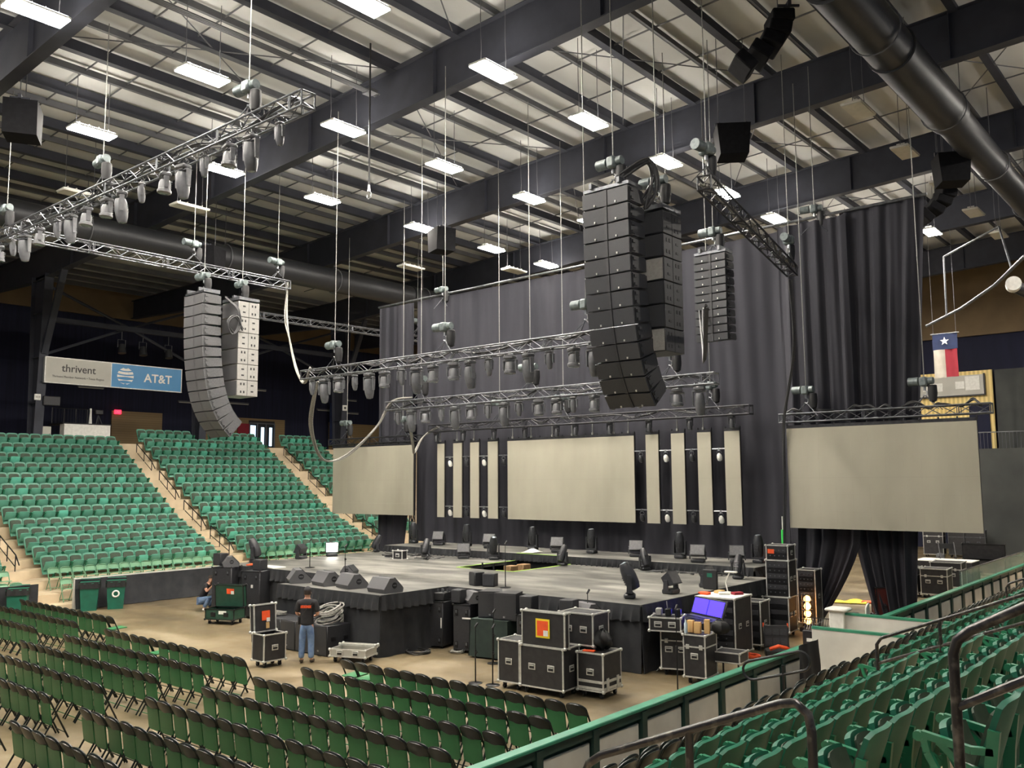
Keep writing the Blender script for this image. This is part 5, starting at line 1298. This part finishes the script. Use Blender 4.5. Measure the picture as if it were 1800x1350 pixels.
MS = (('lean', -11.7, 18.2, -60, 'black moving light at the right front corner of the stage'), ('spot', -17.85, 23.75, 0, 'black moving light beside the right edge of the pit'), ('spot', -23.9, 23.4, 20, 'black moving light at the riser foot left of the pit'), ('lean', -21.1, 24.0, 50, 'long black moving light tilted at the left edge of the pit'), ('spot', -11.5, 23.5, 10, 'black moving light at the right rear corner of the stage'), ('spot', -14.85, 24.0, 60, 'black moving light tipped over at the riser foot on the right'), ('lean', -27.2, 18.3, -60, 'long moving light leaning at the left end of the stage'), ('spot', -27.2, 23.9, -30, 'black moving light at the far left rear corner of the stage'))
for k, x, y, rz, lb in MS: fl[k].put((x, y, SZ), R(rz), lb)
for x, y, rz, lb in ((-11.4, 19.6, 90, 'black panel light on the right stage edge, nearer one of two'), (-11.3, 21.3, 90, 'black panel light on the right stage edge, farther one of two'), (-22.35, 23.8, 40, 'black panel light at the riser foot left of the pit'), (-27.1, 20.2, -70, 'unlit panel light on the far left stage edge'), (-13.5, 24.9, 20, 'black drum light on the right part of the riser')):
    pb.put((x, y, 1.75 if y > 24.5 else SZ), R(rz), lb)
t = thing('lit_panel_light', 'bright glowing panel light on the far left stage edge', 'stage light', (-27.1, 21.6, SZ), R(55))
MB().box((0, 0, .06), (.42, .3, .12), b=.03).build('base', M['head_dk'], t); MB().box((0, 0, .34), (.48, .2, .4), b=.03).build('head', M['head_dk'], t); MB().box((0, -.105, .34), (.42, .012, .33)).build('light_panel', M['lamp_panel'], t)
road_case('small_case', 'small black case with white edging on the stage left of the pit', (-24.1, 22.3, SZ), R(10), .42, .3, .3, casters=False, handles=((0, -1),), seam=False)
rnd = random.Random(9)
for i, (x, y) in enumerate(((-24.7, 23.6), (-25.2, 22.9), (-23.4, 23.0))):
    loom('deck_cable', 'loose dark cable tangle on the left rear of the stage deck, %s from the left' % ORD[(2, 1, 3)[i]], [(x + rnd.uniform(-.5, .5), y + rnd.uniform(-.3, .3), SZ + .02 + rnd.uniform(0, .05)) for _ in range(8)], 2, .016, 'cable_dk', 80 + i, .1)
for i, (x, y) in enumerate(((-14.2, 23.8), (-13.2, 23.7), (-12.4, 24.0))):
    loom('deck_cable', 'loose dark cable tangle at the riser foot on the right, %s from the left' % ORD[i + 1], [(x + rnd.uniform(-.5, .5), y + rnd.uniform(-.2, .2), SZ + .02 + rnd.uniform(0, .03)) for _ in range(8)], 1, .016, 'cable_dk', 90 + i, .1)
tag(MB().box((0, 0, .015), (.3, .5, .03)).build('tablet_board', M['orange'], None, (-26.2, 17.6, SZ + .04), R(30)), 'orange edged board lying on the left front of the stage', 'board')
tag(MB().sheet(lambda u, v: (-.25 + .5 * u, -.3 + .6 * v, .02 + .12 * math.sin(u * 3) * math.sin(v * 3)), 8, 8, th=(0, 0, .01)).build('white_cloth', M['white'], None, (-19.9, 24.7, 1.76)), 'crumpled white cloth on the riser above the pit', 'cloth')
tag(MB().box((0, 0, .012), (1.0, .5, .024)).build('white_sheet', M['white'], None, (-25.4, 17.7, SZ)), 'white sheet lying on the left front edge of the stage', 'sheet')

# ------------------------------------------------------------------ right wing: racks, console, tools
def rack(label, loc, rz, w_, d_, h, front, caster=True):
    t = road_case('equipment_rack', label, loc, rz, w_, d_, h, casters=caster, handles=((1, 0),), seam=False, cat='rack')
    z0 = .15 if caster else 0
    n = max(2, int(h / .14)); mb = MB()
    for i in range(n):
        zz = z0 + .05 + (i + .5) * (h - .1) / n
        mb.box((0, -d_ / 2 - .004, zz), (w_ - .1, .02, (h - .1) / n - .012), i % 2)
        if front: 
            for k in range(4): mb.box((-w_ * .3 + w_ * .2 * k, -d_ / 2 - .018, zz), (.03, .01, .03), 2)
    mb.build('rack_units', [M['black_gloss'], M['cab'], M['alu_dk']], t); return t
# stack of three racks beside the curtain
rack('lower black rack case of the tall stack by the curtain split', (-10.5, 23.95, 0), R(5), .72, .7, .92, False)
rack('middle black rack case of the tall stack by the curtain split, open front', (-10.45, 24.0, 1.075), R(5), .64, .66, .98, True, False)
t = rack('small top rack case of the tall stack by the curtain split, orange label', (-10.45, 24.0, 2.06), R(5), .62, .6, .4, True, False)
MB().box((-.16, -.325, .24), (.18, .006, .12)).build('paper_label', M['orange'], t)
rack('tall dark amplifier rack right behind the stack of rack cases', (-10.4, 25.85, 0), R(5), .52, .62, 1.5, True)
# console group
road_case('console_stand_case', 'black wheeled case under the glowing console', (-10.3, 17.95, 0), R(20), .66, .62, .84, handles=((0, -1), (1, 0)))
t = thing('sound_console', 'sound console with a glowing blue violet screen lid', 'console', (-10.15, 18.35, 1.02), R(-25))
mb = MB(); mb.prism([(-.42, 0), (.42, .08), (.42, .16), (-.42, .1)], 'x', -.6, .6); mb.build('console_body', M['black'], t)
mb = MB()
for i in range(16):
    for j in range(4): mb.box((-.52 + .069 * i, -.28 + .14 * j, .118 + .0068 * (j * 2) + .01), (.02, .05, .02))
mb.build('faders', M['alu_dk'], t)
T = Matrix.Translation((0, .42, .16)) @ Matrix.Rotation(-.35, 4, 'X')
MB().box((0, 0, .2), (1.2, .05, .42), T=T, b=.02).build('screen_lid', M['black'], t)
for x in (-.28, .28): MB().box((x, -.03, .2), (.52, .01, .34), T=T).build('touch_screen', M['mixer_screen'], t)
road_case('rolling_rack', 'black wheeled rack standing in front by the boards, a drawer pulled out', (-9.5, 17.5, 0), R(5), .5, .62, .86, handles=((0, -1),))
t = thing('pullout_drawer', 'silver edged drawer shelf on a post beside the front wheeled rack', 'drawer', (-9.05, 18.0, .42), R(5)); mb = MB(); mb.box((0, 0, .1), (.6, .5, .2)); mb.build('drawer_box', M['ply'], t); mb = MB(); edge_box(mb, .6, .5, 0, .2, .025); mb.build('metal_edging', M['edge'], t); MB().cyl((.25, -.2, -.42), (.25, -.2, 0), .02, n=6).build('leg', M['black_gloss'], t); MB().cyl((-.25, .2, -.42), (-.25, .2, 0), .02, n=6).build('leg', M['black_gloss'], t)
for i, (x, y, m, w_, h) in enumerate(((-9.68, 17.45, 'cardboard', .14, .26), (-9.5, 17.42, 'cardboard', .14, .24), (-9.32, 17.5, 'cardboard', .12, .3))):
    tag(MB().box((0, 0, h / 2), (w_, .1, h), b=.01).build('cardboard_box', M[m], None, (x, y, 1.02), R(10 * i)), 'small tan carton on the front wheeled rack, %s from the left' % ORD[i + 1], 'carton', 'cartons on the front rack')
tag(MB().lathe([(.035, 0), (.04, .02), (.04, .2), (.015, .25), (.015, .28)], 12).build('water_bottle', M['water'], None, (-9.72, 17.3, 1.02)), 'clear bottle standing on the front wheeled rack', 'bottle')
t = thing('black_camera_bag', 'black lumpy bag on the end of the front wheeled rack', 'bag', (-9.15, 17.75, .98)); MB().sheet(lambda u, v: ((.2 + .03 * math.sin(u * 40)) * math.cos(u * 6.283) * math.sin(.2 + v * 2.7), (.16 + .02 * math.sin(u * 31)) * math.sin(u * 6.283) * math.sin(.2 + v * 2.7), .16 - .15 * math.cos(.2 + v * 2.7)), 24, 8).build('bag_body', M['rubber'], t); MB().tube([(-.1, 0, .28), (0, 0, .36), (.1, 0, .28)], .015, 5).build('handle', M['black'], t)
t = road_case('road_case', 'long black case with small boxes on it left of the console', (-10.35, 17.6, 1.0), R(20), .7, .55, .28, casters=False, handles=((0, -1),), seam=False)
for i in range(3): tag(MB().box((0, 0, .08), (.13, .16, .16), b=.015).build('stage_box', M['cab_lt'] if i == 0 else M['black_gloss'], None, (-10.55 + .2 * i, 17.6 + .07 * i, 1.285), R(20)), 'small %s box on the long case left of the console, %s from the left' % ('grey' if i == 0 else 'black', ORD[i + 1]), 'box')
t = rack('wide black double rack behind the console, papers on its white top', (-10.4, 20.3, 0), R(4), 1.1, 1.05, 1.3, True)
MB().box((0, 0, 1.465), (1.08, 1.03, .02)).build('white_top', M['white'], t)
for i, (x, y, m, nm) in enumerate(((-10.75, 20.1, 'orange', 'orange'), (-10.35, 20.35, 'white', 'white'), (-10.1, 20.55, 'red', 'red'), (-10.6, 20.6, 'cardboard', 'tan'))):
    tag(MB().box((0, 0, .03), (.26, .18, .06), b=.01).build('papers', M[m], None, (x, y, 1.478), R(30 * i)), '%s packet on the white topped double rack' % nm, 'packet')
t = thing('desk_lamp', 'white adjustable desk lamp on the white topped double rack', 'lamp', (-10.45, 20.75, 1.478)); MB().lathe([(.08, 0), (.08, .02), (.02, .03)], 14).build('base', M['white'], t); MB().tube([(0, 0, .02), (-.05, 0, .25), (.06, 0, .5)], .016, 6).build('arm', M['white'], t); MB().box((.1, 0, .51), (.34, .1, .04), b=.015).build('shade', M['white'], t)
t = thing('stage_monitor_screen', 'small dark screen on a pole beside the white topped double rack', 'monitor', (-11.0, 20.9, 0)); MB().box((0, 0, 1.75), (.4, .08, .5), b=.02).build('screen_shell', M['black'], t); MB().box((0, -.043, 1.86), (.14, .006, .1)).build('lit_label', M['bin'], t); MB().cyl((0, 0, 0), (0, 0, 1.5), .025, n=8).build('pole', M['black_gloss'], t); MB().lathe([(.2, 0), (.2, .02), (.03, .03)], 14).build('base', M['black_gloss'], t)
rack('black rack case standing right of the double rack', (-10.3, 21.75, 0), R(4), .7, .62, 1.05, False)
t = thing('amber_work_light', 'glowing amber work light standing behind the rack stack', 'lamp', (-10.15, 25.0, 0))
MB().box((0, 0, .06), (.4, .3, .12), b=.02).build('base', M['black'], t)
for i in range(4): MB().lathe([(.02, 0), (.075, .03), (.1, .1), (.075, .17), (.02, .2)], 12, T=Matrix.Translation((0, 0, .2 + .2 * i))).build('glow_bulb', M['amber'], t)
mb = MB()
for a in range(4): mb.cyl((.16 * math.cos(a * PI / 2), .16 * math.sin(a * PI / 2), .12), (.16 * math.cos(a * PI / 2), .16 * math.sin(a * PI / 2), 1.05), .012, n=5)
for z in (.35, .6, .85, 1.05): mb.tube([(.16 * math.cos(i * PI / 6), .16 * math.sin(i * PI / 6), z) for i in range(12)], .01, 5, closed=True)
mb.build('cage', M['alu_dk'], t)
t = thing('tool_case', 'open black tool case with orange straps on the floor', 'tool case', (-9.35, 21.1, 0), R(30))
MB().box((0, 0, .08), (.6, .42, .16), b=.02).build('case_base', M['black'], t)
T = Matrix.Translation((0, .21, .16)) @ Matrix.Rotation(-.25, 4, 'X'); L = MB().box((0, 0, .28), (.6, .07, .54), T=T, b=.02).build('lid', M['black'], t)
mb = MB()
for i in range(3):
    for j in range(2): mb.box((-.18 + .18 * i, -.04, .16 + .22 * j), (.14, .02, .16), T=T)
mb.build('pouches', M['cab'], L)
mb = MB(); mb.tube([(-.2, -.15, .2), (0, -.2, .28), (.2, -.1, .22), (.25, .05, .18)], .045, 6); mb.build('orange_tool', M['orange'], t)
mb = MB(); mb.box((-.29, 0, .55), (.03, .05, .1), T=T); mb.box((.29, 0, .55), (.03, .05, .1), T=T); mb.build('orange_strap', M['orange'], L)
loom('extension_cable', 'orange cord coiled on the floor beside the tool case', [(-9.75 + .16 * math.cos(a * .9), 20.55 + .14 * math.sin(a * .9), .03 + .003 * a) for a in range(20)], 1, .03, 'orange', 61, .02, 4)
t = thing('gear_crate', 'black crate with white lettering marks near the bench wall', 'crate', (-8.65, 21.9, 0), R(6))
MB().box((0, 0, .3), (.62, .5, .6), b=.015).build('crate_body', M['black'], t)
mb = MB(); mb.box((-.05, -.255, .38), (.32, .008, .08)); mb.box((.12, -.255, .5), (.2, .008, .03)); mb.box((-.05, -.255, .2), (.28, .008, .03)); mb.build('white_marks', M['white'], t)
mb = MB()
for k in range(12): mb.beam((-.3 + .054 * k, -.1, .6), (-.28 + .051 * k, .12, .86), .012, .012)
mb.tube([(-.3, -.1, .6), (-.28, .12, .86), (.29, .12, .86), (.31, -.1, .6)], .016, 5); mb.build('mesh_back', M['black_gloss'], t)
t = thing('round_cooler', 'green and black round cooler beside the white end post', 'cooler', (-8.3, 21.9, 0)); MB().lathe([(.17, 0), (.19, .3), (.18, .45)], 18).build('cooler_body', M['black'], t); MB().lathe([(.2, .45), (.2, .54), (.14, .6), (.05, .61)], 18).build('cooler_lid', M['bin'], t)
tag(MB().tube([(-.02, 0, 0)] + [(0, 0, .01)], .01, 4).box((0, 0, .3), (.5, .9, .6), b=.03).build('dark_bin_case', M['ply'], None, (-9.0, 24.9, 0), R(10)), 'dark low case behind the bench walls under the split curtain', 'case')
t = thing('folded_chair_white', 'white backed chair behind the bench walls', 'chair', (-8.0, 23.6, 0), R(100)); MB().sheet(lambda u, v: (-.24 + .48 * u, -.04 * math.sin(u * PI), .78 + (.34 - .12 * abs(2 * u - 1) ** 3) * v), 10, 4, th=(0, .03, 0)).build('backrest', M['white'], t); MB().box((0, .22, .47), (.46, .42, .05), b=.02).build('seat', M['white'], t)
for a in (-1, 1):
    for b in (0, .4): MB().cyl((a * .2, b, 0), (a * .2, b, .47 if b else .8), .014, n=6).build('leg', M['alu'], t)
t = road_case('road_case', 'maroon sided upright case leaning by the split curtain', (-8.75, 27.0, 0), R(35), .42, .5, 1.15, casters=False, panel='wood', edge='black_gloss', handles=((0, -1),), seam=False)
loom('cable_heap', 'heap of dark cables behind the bench walls', [(-8.9 + rnd.uniform(-.5, .5), 25.9 + rnd.uniform(-.5, .5), .1 + rnd.uniform(0, .4)) for _ in range(14)], 3, .03, 'cable_dk', 71, .15)
loom('floor_cable', 'black cables on the floor at the foot of the amplifier racks', [(-9.8, 24.1, .03), (-9.3, 24.3, .05), (-9.2, 24.8, .03), (-9.6, 25.6, .03), (-9.0, 26.0, .03)], 4, .025, 'cable_dk', 72, .15)
loom('floor_cable', 'thin white cable hanging from the stage deck at its right side', [(-10.75, 18.3, 1.5), (-10.72, 18.3, 1.0), (-10.6, 18.2, .5), (-10.7, 17.7, .05)], 1, .012, 'cable_lt', 73, .03)
t = thing('wrapped_pole', 'pole with a green sleeve and white cap standing at the riser end', 'pole', (-11.35, 26.3, 1.75)); MB().cyl((0, 0, 0), (0, 0, .55), .03, n=8).build('lower_pole', M['cardboard'], t); MB().cyl((0, 0, .55), (0, 0, 1.0), .05, n=10).build('green_sleeve', mat('bright_green_sleeve', (60, 210, 90), .6, rgb2=(50, 196, 80), scale=6), t); MB().cyl((0, 0, 1.0), (0, 0, 1.4), .022, n=8).build('white_tip', M['white'], t); MB().lathe([(.16, 0), (.05, .28)], 12).build('cone_foot', M['orange'], t)
# behind the curtain
for i, (x, y) in enumerate(((-9.33, 34.9), (-10.33, 34.8))): road_case('road_case', 'black road case behind the curtain on the right, %s of a joined pair' % ('right' if i == 0 else 'left'), (x, y, 0), R(4), .9, .9, .88, handles=((0, -1),))
road_case('road_case', 'black road case with a pale top behind the joined pair on the right', (-9.6, 37.6, 0), R(4), 1.1, 1.0, .9, handles=((0, -1),))
t = thing('table_top_cases', 'row of low cases with a pale dusty top on the far right', 'road case', (-10.4, 40.6, 0)); MB().box((0, 0, .42), (2.2, 1.3, .84), b=.02).build('case_body', M['ply'], t); MB().box((0, 0, .85), (2.2, 1.3, .03)).build('pale_top', M['white'], t)
t, L, T = road_case('road_case', 'open long dark trunk with its lid up on the far right', (-9.75, 43.9, 0), R(6), 1.7, .8, .5, lid=(.12, .66), edge='black_gloss', handles=((0, -1),))
road_case('road_case', 'big dark trunk at the right edge beyond the boards', (-8.45, 44.6, 0), R(10), 1.3, .9, .7, edge='black_gloss', handles=((0, -1),))
t = road_case('road_case', 'white edged black case far behind the curtain', (-14.05, 52.6, 0), R(5), 1.0, .8, 1.35, handles=((0, -1),))
road_case('road_case', 'dark case with a green strip beside the far white edged case', (-13.0, 53.0, 0), R(5), .8, .6, 1.3, edge='alu_dk', handles=((1, 0),))
road_case('road_case', 'dark case with a hanging tag against the far grey drape', (-12.2, 53.1, 0), R(5), 1.2, .5, 1.3, edge='alu_dk', handles=((0, -1),))
t = thing('floor_light', 'small light lying on the far floor behind the curtain', 'light', (-12.75, 48.6, 0)); MB().box((0, 0, .08), (.7, .5, .16), b=.03).build('base', M['black'], t); MB().lathe([(.1, 0), (.22, .1), (.2, .3), (.1, .36)], 14, T=Matrix.Translation((0, 0, .15))).build('head', M['head'], t)
tag(MB().sheet(lambda u, v: (-.6 + 1.2 * u, -.4 + .8 * v, .02 + .06 * math.sin(7 * u) * math.sin(5 * v)), 10, 8, th=(0, 0, .02)).build('warning_cloth', M['yellow'], None, (-11.35, 31.6, 0), R(15)), 'yellow cloth dropped on the floor seen through the curtain split', 'cloth')
tag(MB().box((0, 0, .03), (.5, .4, .06), b=.02).build('orange_strap_pile', M['orange'], None, (-10.75, 31.9, 0), R(15)), 'orange strap beside the yellow cloth on the floor', 'strap')
road_case('road_case', 'black case glimpsed through the top of the curtain split', (-13.2, 42.3, 0), R(5), 1.6, .8, 1.1, handles=((0, -1),))
t = thing('folding_frame_chair', 'dark folding chair frame just right of the curtain', 'chair', (-10.6, 41.5, .0), R(20))
for a in (-1, 1):
    MB().tube([(a * .3, -.3, 0), (a * .3, .3, .9)], .025, 6).build('leg', M['black'], t); MB().tube([(a * .3, .3, 0), (a * .3, -.3, .9), (a * .3, .35, 1.5)], .025, 6).build('leg', M['black'], t)
MB().box((0, 0, .75), (.6, .5, .04)).build('seat', M['black'], t); MB().box((0, .34, 1.35), (.6, .03, .22)).build('backrest', M['black'], t)

# ------------------------------------------------------------------ bins
def bin_(label, loc, rz, mark):
    t = thing('waste_bin', label, 'bin', loc, rz)
    mb = MB(); vs = []
    mb.add([(-.24, -.26, 0), (.24, -.26, 0), (.24, .26, 0), (-.24, .26, 0), (-.3, -.32, .92), (.3, -.32, .92), (.3, .32, .92), (-.3, .32, .92)], [(0, 1, 2, 3), (4, 5, 6, 7), (0, 1, 5, 4), (1, 2, 6, 5), (2, 3, 7, 6), (3, 0, 4, 7)])
    mb.box((0, 0, .92), (.64, .68, .04), b=.015); mb.build('bin_body', M['bin'], t)
    mb = MB(); mb.sheet(lambda u, v: ((.325 + .012 * math.sin(u * 90)) * max(-1, min(1, 1.35 * math.cos(u * 6.283))), (.345 + .012 * math.sin(u * 70)) * max(-1, min(1, 1.35 * math.sin(u * 6.283))), .97 - .22 * v), 48, 4, ); mb.build('bin_liner', M['rubber'], t)
    MB().tube([(-.3, .33, 1.02), (.3, .33, 1.02)], .02, 6).build('push_bar', M['bin'], t)
    if mark:
        mb = MB(); mb.tube([(.1 * math.cos(i * PI / 8), -.305, .52 + .1 * math.sin(i * PI / 8)) for i in range(16)], .03, 6, closed=True); mb.build('white_ring_mark', M['white'], t)
bin_('green wheeled bin, left one of the pair at the far black drape', (-31.0, 14.35, 0), R(62), False)
bin_('green wheeled bin with a white ring mark at the far black drape', (-30.75, 15.15, 0), R(62), True)
bin_('green bin with a black liner behind the far left chairs', (-31.0, 12.05, 0), R(62), False)

# ------------------------------------------------------------------ people
def skin_mesh(name, verts, edges, radii, m, parent, root=0, sub=2):
    me = bpy.data.meshes.new(name); me.from_pydata(verts, edges, []); me.materials.append(m)
    o = bpy.data.objects.new(name, me); COL.objects.link(o)
    if parent is not None: o.parent = parent
    md = o.modifiers.new('skin', 'SKIN'); md.use_smooth_shade = True; md.branch_smoothing = .6
    for i, r in enumerate(radii):
        rr = r if isinstance(r, tuple) else (r, r); me.skin_vertices[0].data[i].radius = rr
        me.skin_vertices[0].data[i].use_root = (i == root)
    s = o.modifiers.new('subd', 'SUBSURF'); s.levels = sub; s.render_levels = sub
    return o
def skel(lst):
    """lst: (name, parent, position, radius)"""
    ix = {}; v = []; e = []; r = []
    for nm, pa, p, rad in lst:
        ix[nm] = len(v); v.append(p); r.append(rad)
        if pa is not None: e.append((ix[pa], ix[nm]))
    return v, e, r
def fingers(side, base, hand, wrist, d, up):
    """five fingers on a hand at base, pointing along d, palm normal up"""
    out = []; d = Vector(d).normalized(); up = Vector(up).normalized(); sx = d.cross(up)
    b = Vector(base)
    for i, (off, ln) in enumerate(((-.032, .062), (-.011, .074), (.011, .07), (.032, .055))):
        k = b + sx * off + d * .03
        out += [('%sf%da' % (side, i), hand, tuple(k), .0105), ('%sf%db' % (side, i), '%sf%da' % (side, i), tuple(k + d * ln * .5 - up * .012), .009), ('%sf%dc' % (side, i), '%sf%db' % (side, i), tuple(k + d * ln * .75 - up * ln * .55), .008)]
    s_ = -1
    out += [(side + 'th1', hand, tuple(b - d * .03 + sx * -.045 - up * .01), .012), (side + 'th2', side + 'th1', tuple(b + d * .02 + sx * -.06 - up * .03), .01)]
    return out
def standing_man(loc, rz):
    t = thing('person', 'man standing with his back to us in black T-shirt, cap and blue jeans', 'person', loc, rz)
    # local frame: faces +y, height 1.78
    B = [('pelvis', None, (0, 0, .95), (.15, .11)), ('waist', 'pelvis', (0, .0, 1.1), (.145, .1)), ('chest', 'waist', (0, .0, 1.3), (.165, .115)), ('neckb', 'chest', (0, .01, 1.46), (.1, .08)), ('neck', 'neckb', (0, .015, 1.53), .055), ('head1', 'neck', (0, .035, 1.61), (.078, .09)), ('head2', 'head1', (0, .03, 1.69), (.082, .1)), ('head3', 'head2', (0, .025, 1.75), (.06, .07)),
         ('nose', 'head1', (0, .135, 1.64), .014), ('chin', 'head1', (0, .1, 1.575), .03)]
    for s_, n in ((-1, 'l'), (1, 'r')):
        hd = (s_ * .1, .33, 1.07) if n == 'l' else (.13, .32, 1.06)
        B += [(n + 'sh', 'neckb', (s_ * .19, 0, 1.43), .062), (n + 'el', n + 'sh', (s_ * .255, .02, 1.15), .045), (n + 'wr', n + 'el', (s_ * .17, .24, 1.08), .03), (n + 'ha', n + 'wr', hd, (.038, .022))]
        B += fingers(n, hd, n + 'ha', n + 'wr', (-s_ * .5, .8, -.1), (0, 0, 1))
        B += [(n + 'hp', 'pelvis', (s_ * .09, 0, .88), .095), (n + 'kn', n + 'hp', (s_ * .105, .015, .5), .062), (n + 'an', n + 'kn', (s_ * .115, -.02, .09), .042), (n + 'toe', n + 'an', (s_ * .135, .13, .045), .036)]
        B += [(n + 'ear', 'head1', (s_ * .088, .02, 1.645), .018)]
    v, e, r = skel(B); body = skin_mesh('body', v, e, r, M['skin'], t)
    S = [('pelvis', None, (0, 0, .84), (.18, .14)), ('hip', 'pelvis', (0, 0, .97), (.175, .135)), ('waist', 'hip', (0, 0, 1.1), (.175, .128)), ('chest', 'waist', (0, 0, 1.28), (.192, .132)), ('neckb', 'chest', (0, .005, 1.44), (.13, .1)), ('neck', 'neckb', (0, .01, 1.5), .08)]
    for s_, n in ((-1, 'l'), (1, 'r')): S += [(n + 'sh', 'neckb', (s_ * .19, 0, 1.435), .092), (n + 'el', n + 'sh', (s_ * .25, .015, 1.17), .078)]
    v, e, r = skel(S); skin_mesh('tshirt', v, e, r, M['shirt'], t)
    J = [('pelvis', None, (0, -.005, .93), (.168, .135)), ('w', 'pelvis', (0, 0, 1.08), (.15, .115))]
    for s_, n in ((-1, 'l'), (1, 'r')): J += [(n + 'hp', 'pelvis', (s_ * .085, -.01, .84), .112), (n + 'kn', n + 'hp', (s_ * .105, .012, .5), .083), (n + 'cf', n + 'kn', (s_ * .112, -.012, .3), .08), (n + 'an', n + 'cf', (s_ * .118, -.02, .1), .074)]
    v, e, r = skel(J); skin_mesh('jeans', v, e, r, M['jeans'], t)
    for s_ in (-1, 1):
        v, e, r = skel([('h', None, (s_ * .118, -.05, .05), .05), ('m', 'h', (s_ * .125, .05, .055), .052), ('t', 'm', (s_ * .138, .15, .04), .045)]); skin_mesh('boot', v, e, r, M['boot'], t)
    mb = MB(); mb.sheet(lambda u, v: (.092 * math.cos(u * 6.283) * math.cos(v * 1.5), .025 + .108 * math.sin(u * 6.283) * math.cos(v * 1.5), 1.69 + .105 * math.sin(v * 1.5)), 24, 8)
    mb.sheet(lambda u, v: (.085 * (2 * u - 1), .1 + (.12 * math.sqrt(max(0, 1 - (2 * u - 1) ** 2)) + .01) * v, 1.70 - .025 * v), 10, 4, th=(0, 0, .008)); mb.build('cap', M['shirt'], t)
    MB().sheet(lambda u, v: (.089 * math.cos(PI + u * PI), .022 + .105 * math.sin(PI + u * PI), 1.60 + .1 * v), 16, 3, th=(0, .006, 0)).build('hair', M['hair'], t)
    mb = MB()
    rr = random.Random(4)
    for k in range(7): mb.box((-.11 + .037 * k, -.142, 1.335), (.026, .008, .05 + .006 * (k % 2)))
    mb.box((0, -.142, 1.302), (.26, .006, .008)); mb.build('orange_print', M['orange'], t)
    mb = MB(); mb.tube([(.14, -.1, 1.44), (.02, -.148, 1.28), (-.14, -.135, 1.05)], .008, 5); mb.build('strap', M['black'], t)
    mb = MB(); mb.box((-.185, -.02, 1.0), (.05, .1, .2), b=.015); mb.build('belt_pouch', M['black'], t)
    for s_ in (-1, 1): MB().lathe([(.002, -.012), (.011, -.005), (.011, .005), (.002, .012)], 8, T=Matrix.Translation((s_ * .032, .118, 1.668))).build('eye', M['white'], t)
    MB().box((0, .118, 1.598), (.045, .01, .008)).build('mouth', M['red'], t)
    return t
standing_man((-17.84, 13.5, 0), R(40))
def crouching_man(loc, rz):
    t = thing('person', 'man crouching half hidden behind the tall black cabinet on the left', 'person', loc, rz)
    B = [('pelvis', None, (0, -.12, .36), (.15, .12)), ('waist', 'pelvis', (0, -.06, .52), (.14, .1)), ('chest', 'waist', (0, .06, .74), (.16, .11)), ('neckb', 'chest', (0, .13, .88), (.1, .08)), ('neck', 'neckb', (0, .17, .94), .052), ('h1', 'neck', (0, .22, 1.01), (.078, .088)), ('h2', 'h1', (0, .23, 1.09), (.08, .098)), ('h3', 'h2', (0, .22, 1.15), (.06, .07)), ('nose', 'h1', (0, .325, 1.04), .014)]
    for s_, n in ((-1, 'l'), (1, 'r')):
        hd = (s_ * .2, .5, .93)
        B += [(n + 'sh', 'neckb', (s_ * .19, .12, .86), .06), (n + 'el', n + 'sh', (s_ * .29, .26, .66), .044), (n + 'wr', n + 'el', (s_ * .23, .44, .86), .03), (n + 'ha', n + 'wr', hd, (.036, .022))]
        B += fingers(n, hd, n + 'ha', n + 'wr', (0, .5, .8), (0, -.8, .5))
        B += [(n + 'hp', 'pelvis', (s_ * .1, -.06, .34), .095), (n + 'kn', n + 'hp', (s_ * .17, .32, .47), .065), (n + 'an', n + 'kn', (s_ * .14, .06, .1), .042), (n + 'toe', n + 'an', (s_ * .15, .2, .04), .034)]
    v, e, r = skel(B); skin_mesh('body', v, e, r, M['skin'], t)
    S = [('p', None, (0, -.1, .4), (.165, .13)), ('w', 'p', (0, -.06, .52), (.165, .12)), ('c', 'w', (0, .06, .74), (.185, .13)), ('n', 'c', (0, .13, .88), (.12, .095))]
    for s_, n in ((-1, 'l'), (1, 'r')): S += [(n + 'sh', 'n', (s_ * .185, .12, .86), .076), (n + 'el', n + 'sh', (s_ * .255, .2, .74), .07)]
    v, e, r = skel(S); skin_mesh('tshirt', v, e, r, M['shirt'], t)
    J = [('p', None, (0, -.12, .36), (.165, .135))]
    for s_, n in ((-1, 'l'), (1, 'r')): J += [(n + 'hp', 'p', (s_ * .1, -.05, .34), .115), (n + 'kn', n + 'hp', (s_ * .17, .32, .47), .085), (n + 'cf', n + 'kn', (s_ * .155, .19, .28), .078), (n + 'an', n + 'cf', (s_ * .14, .07, .12), .068)]
    v, e, r = skel(J); skin_mesh('jeans', v, e, r, M['jeans'], t)
    for s_ in (-1, 1):
        v, e, r = skel([('h', None, (s_ * .14, .02, .05), .048), ('m', 'h', (s_ * .145, .12, .05), .05), ('t', 'm', (s_ * .155, .22, .04), .042)]); skin_mesh('shoe', v, e, r, M['white'], t)
    MB().sheet(lambda u, v: (.088 * math.cos(u * 6.283) * math.cos(v * 1.5), .215 + .104 * math.sin(u * 6.283) * math.cos(v * 1.5), 1.085 + .1 * math.sin(v * 1.5)), 20, 7).build('hair', M['hair'], t)
crouching_man((-27.75, 16.75, 0), R(-65))
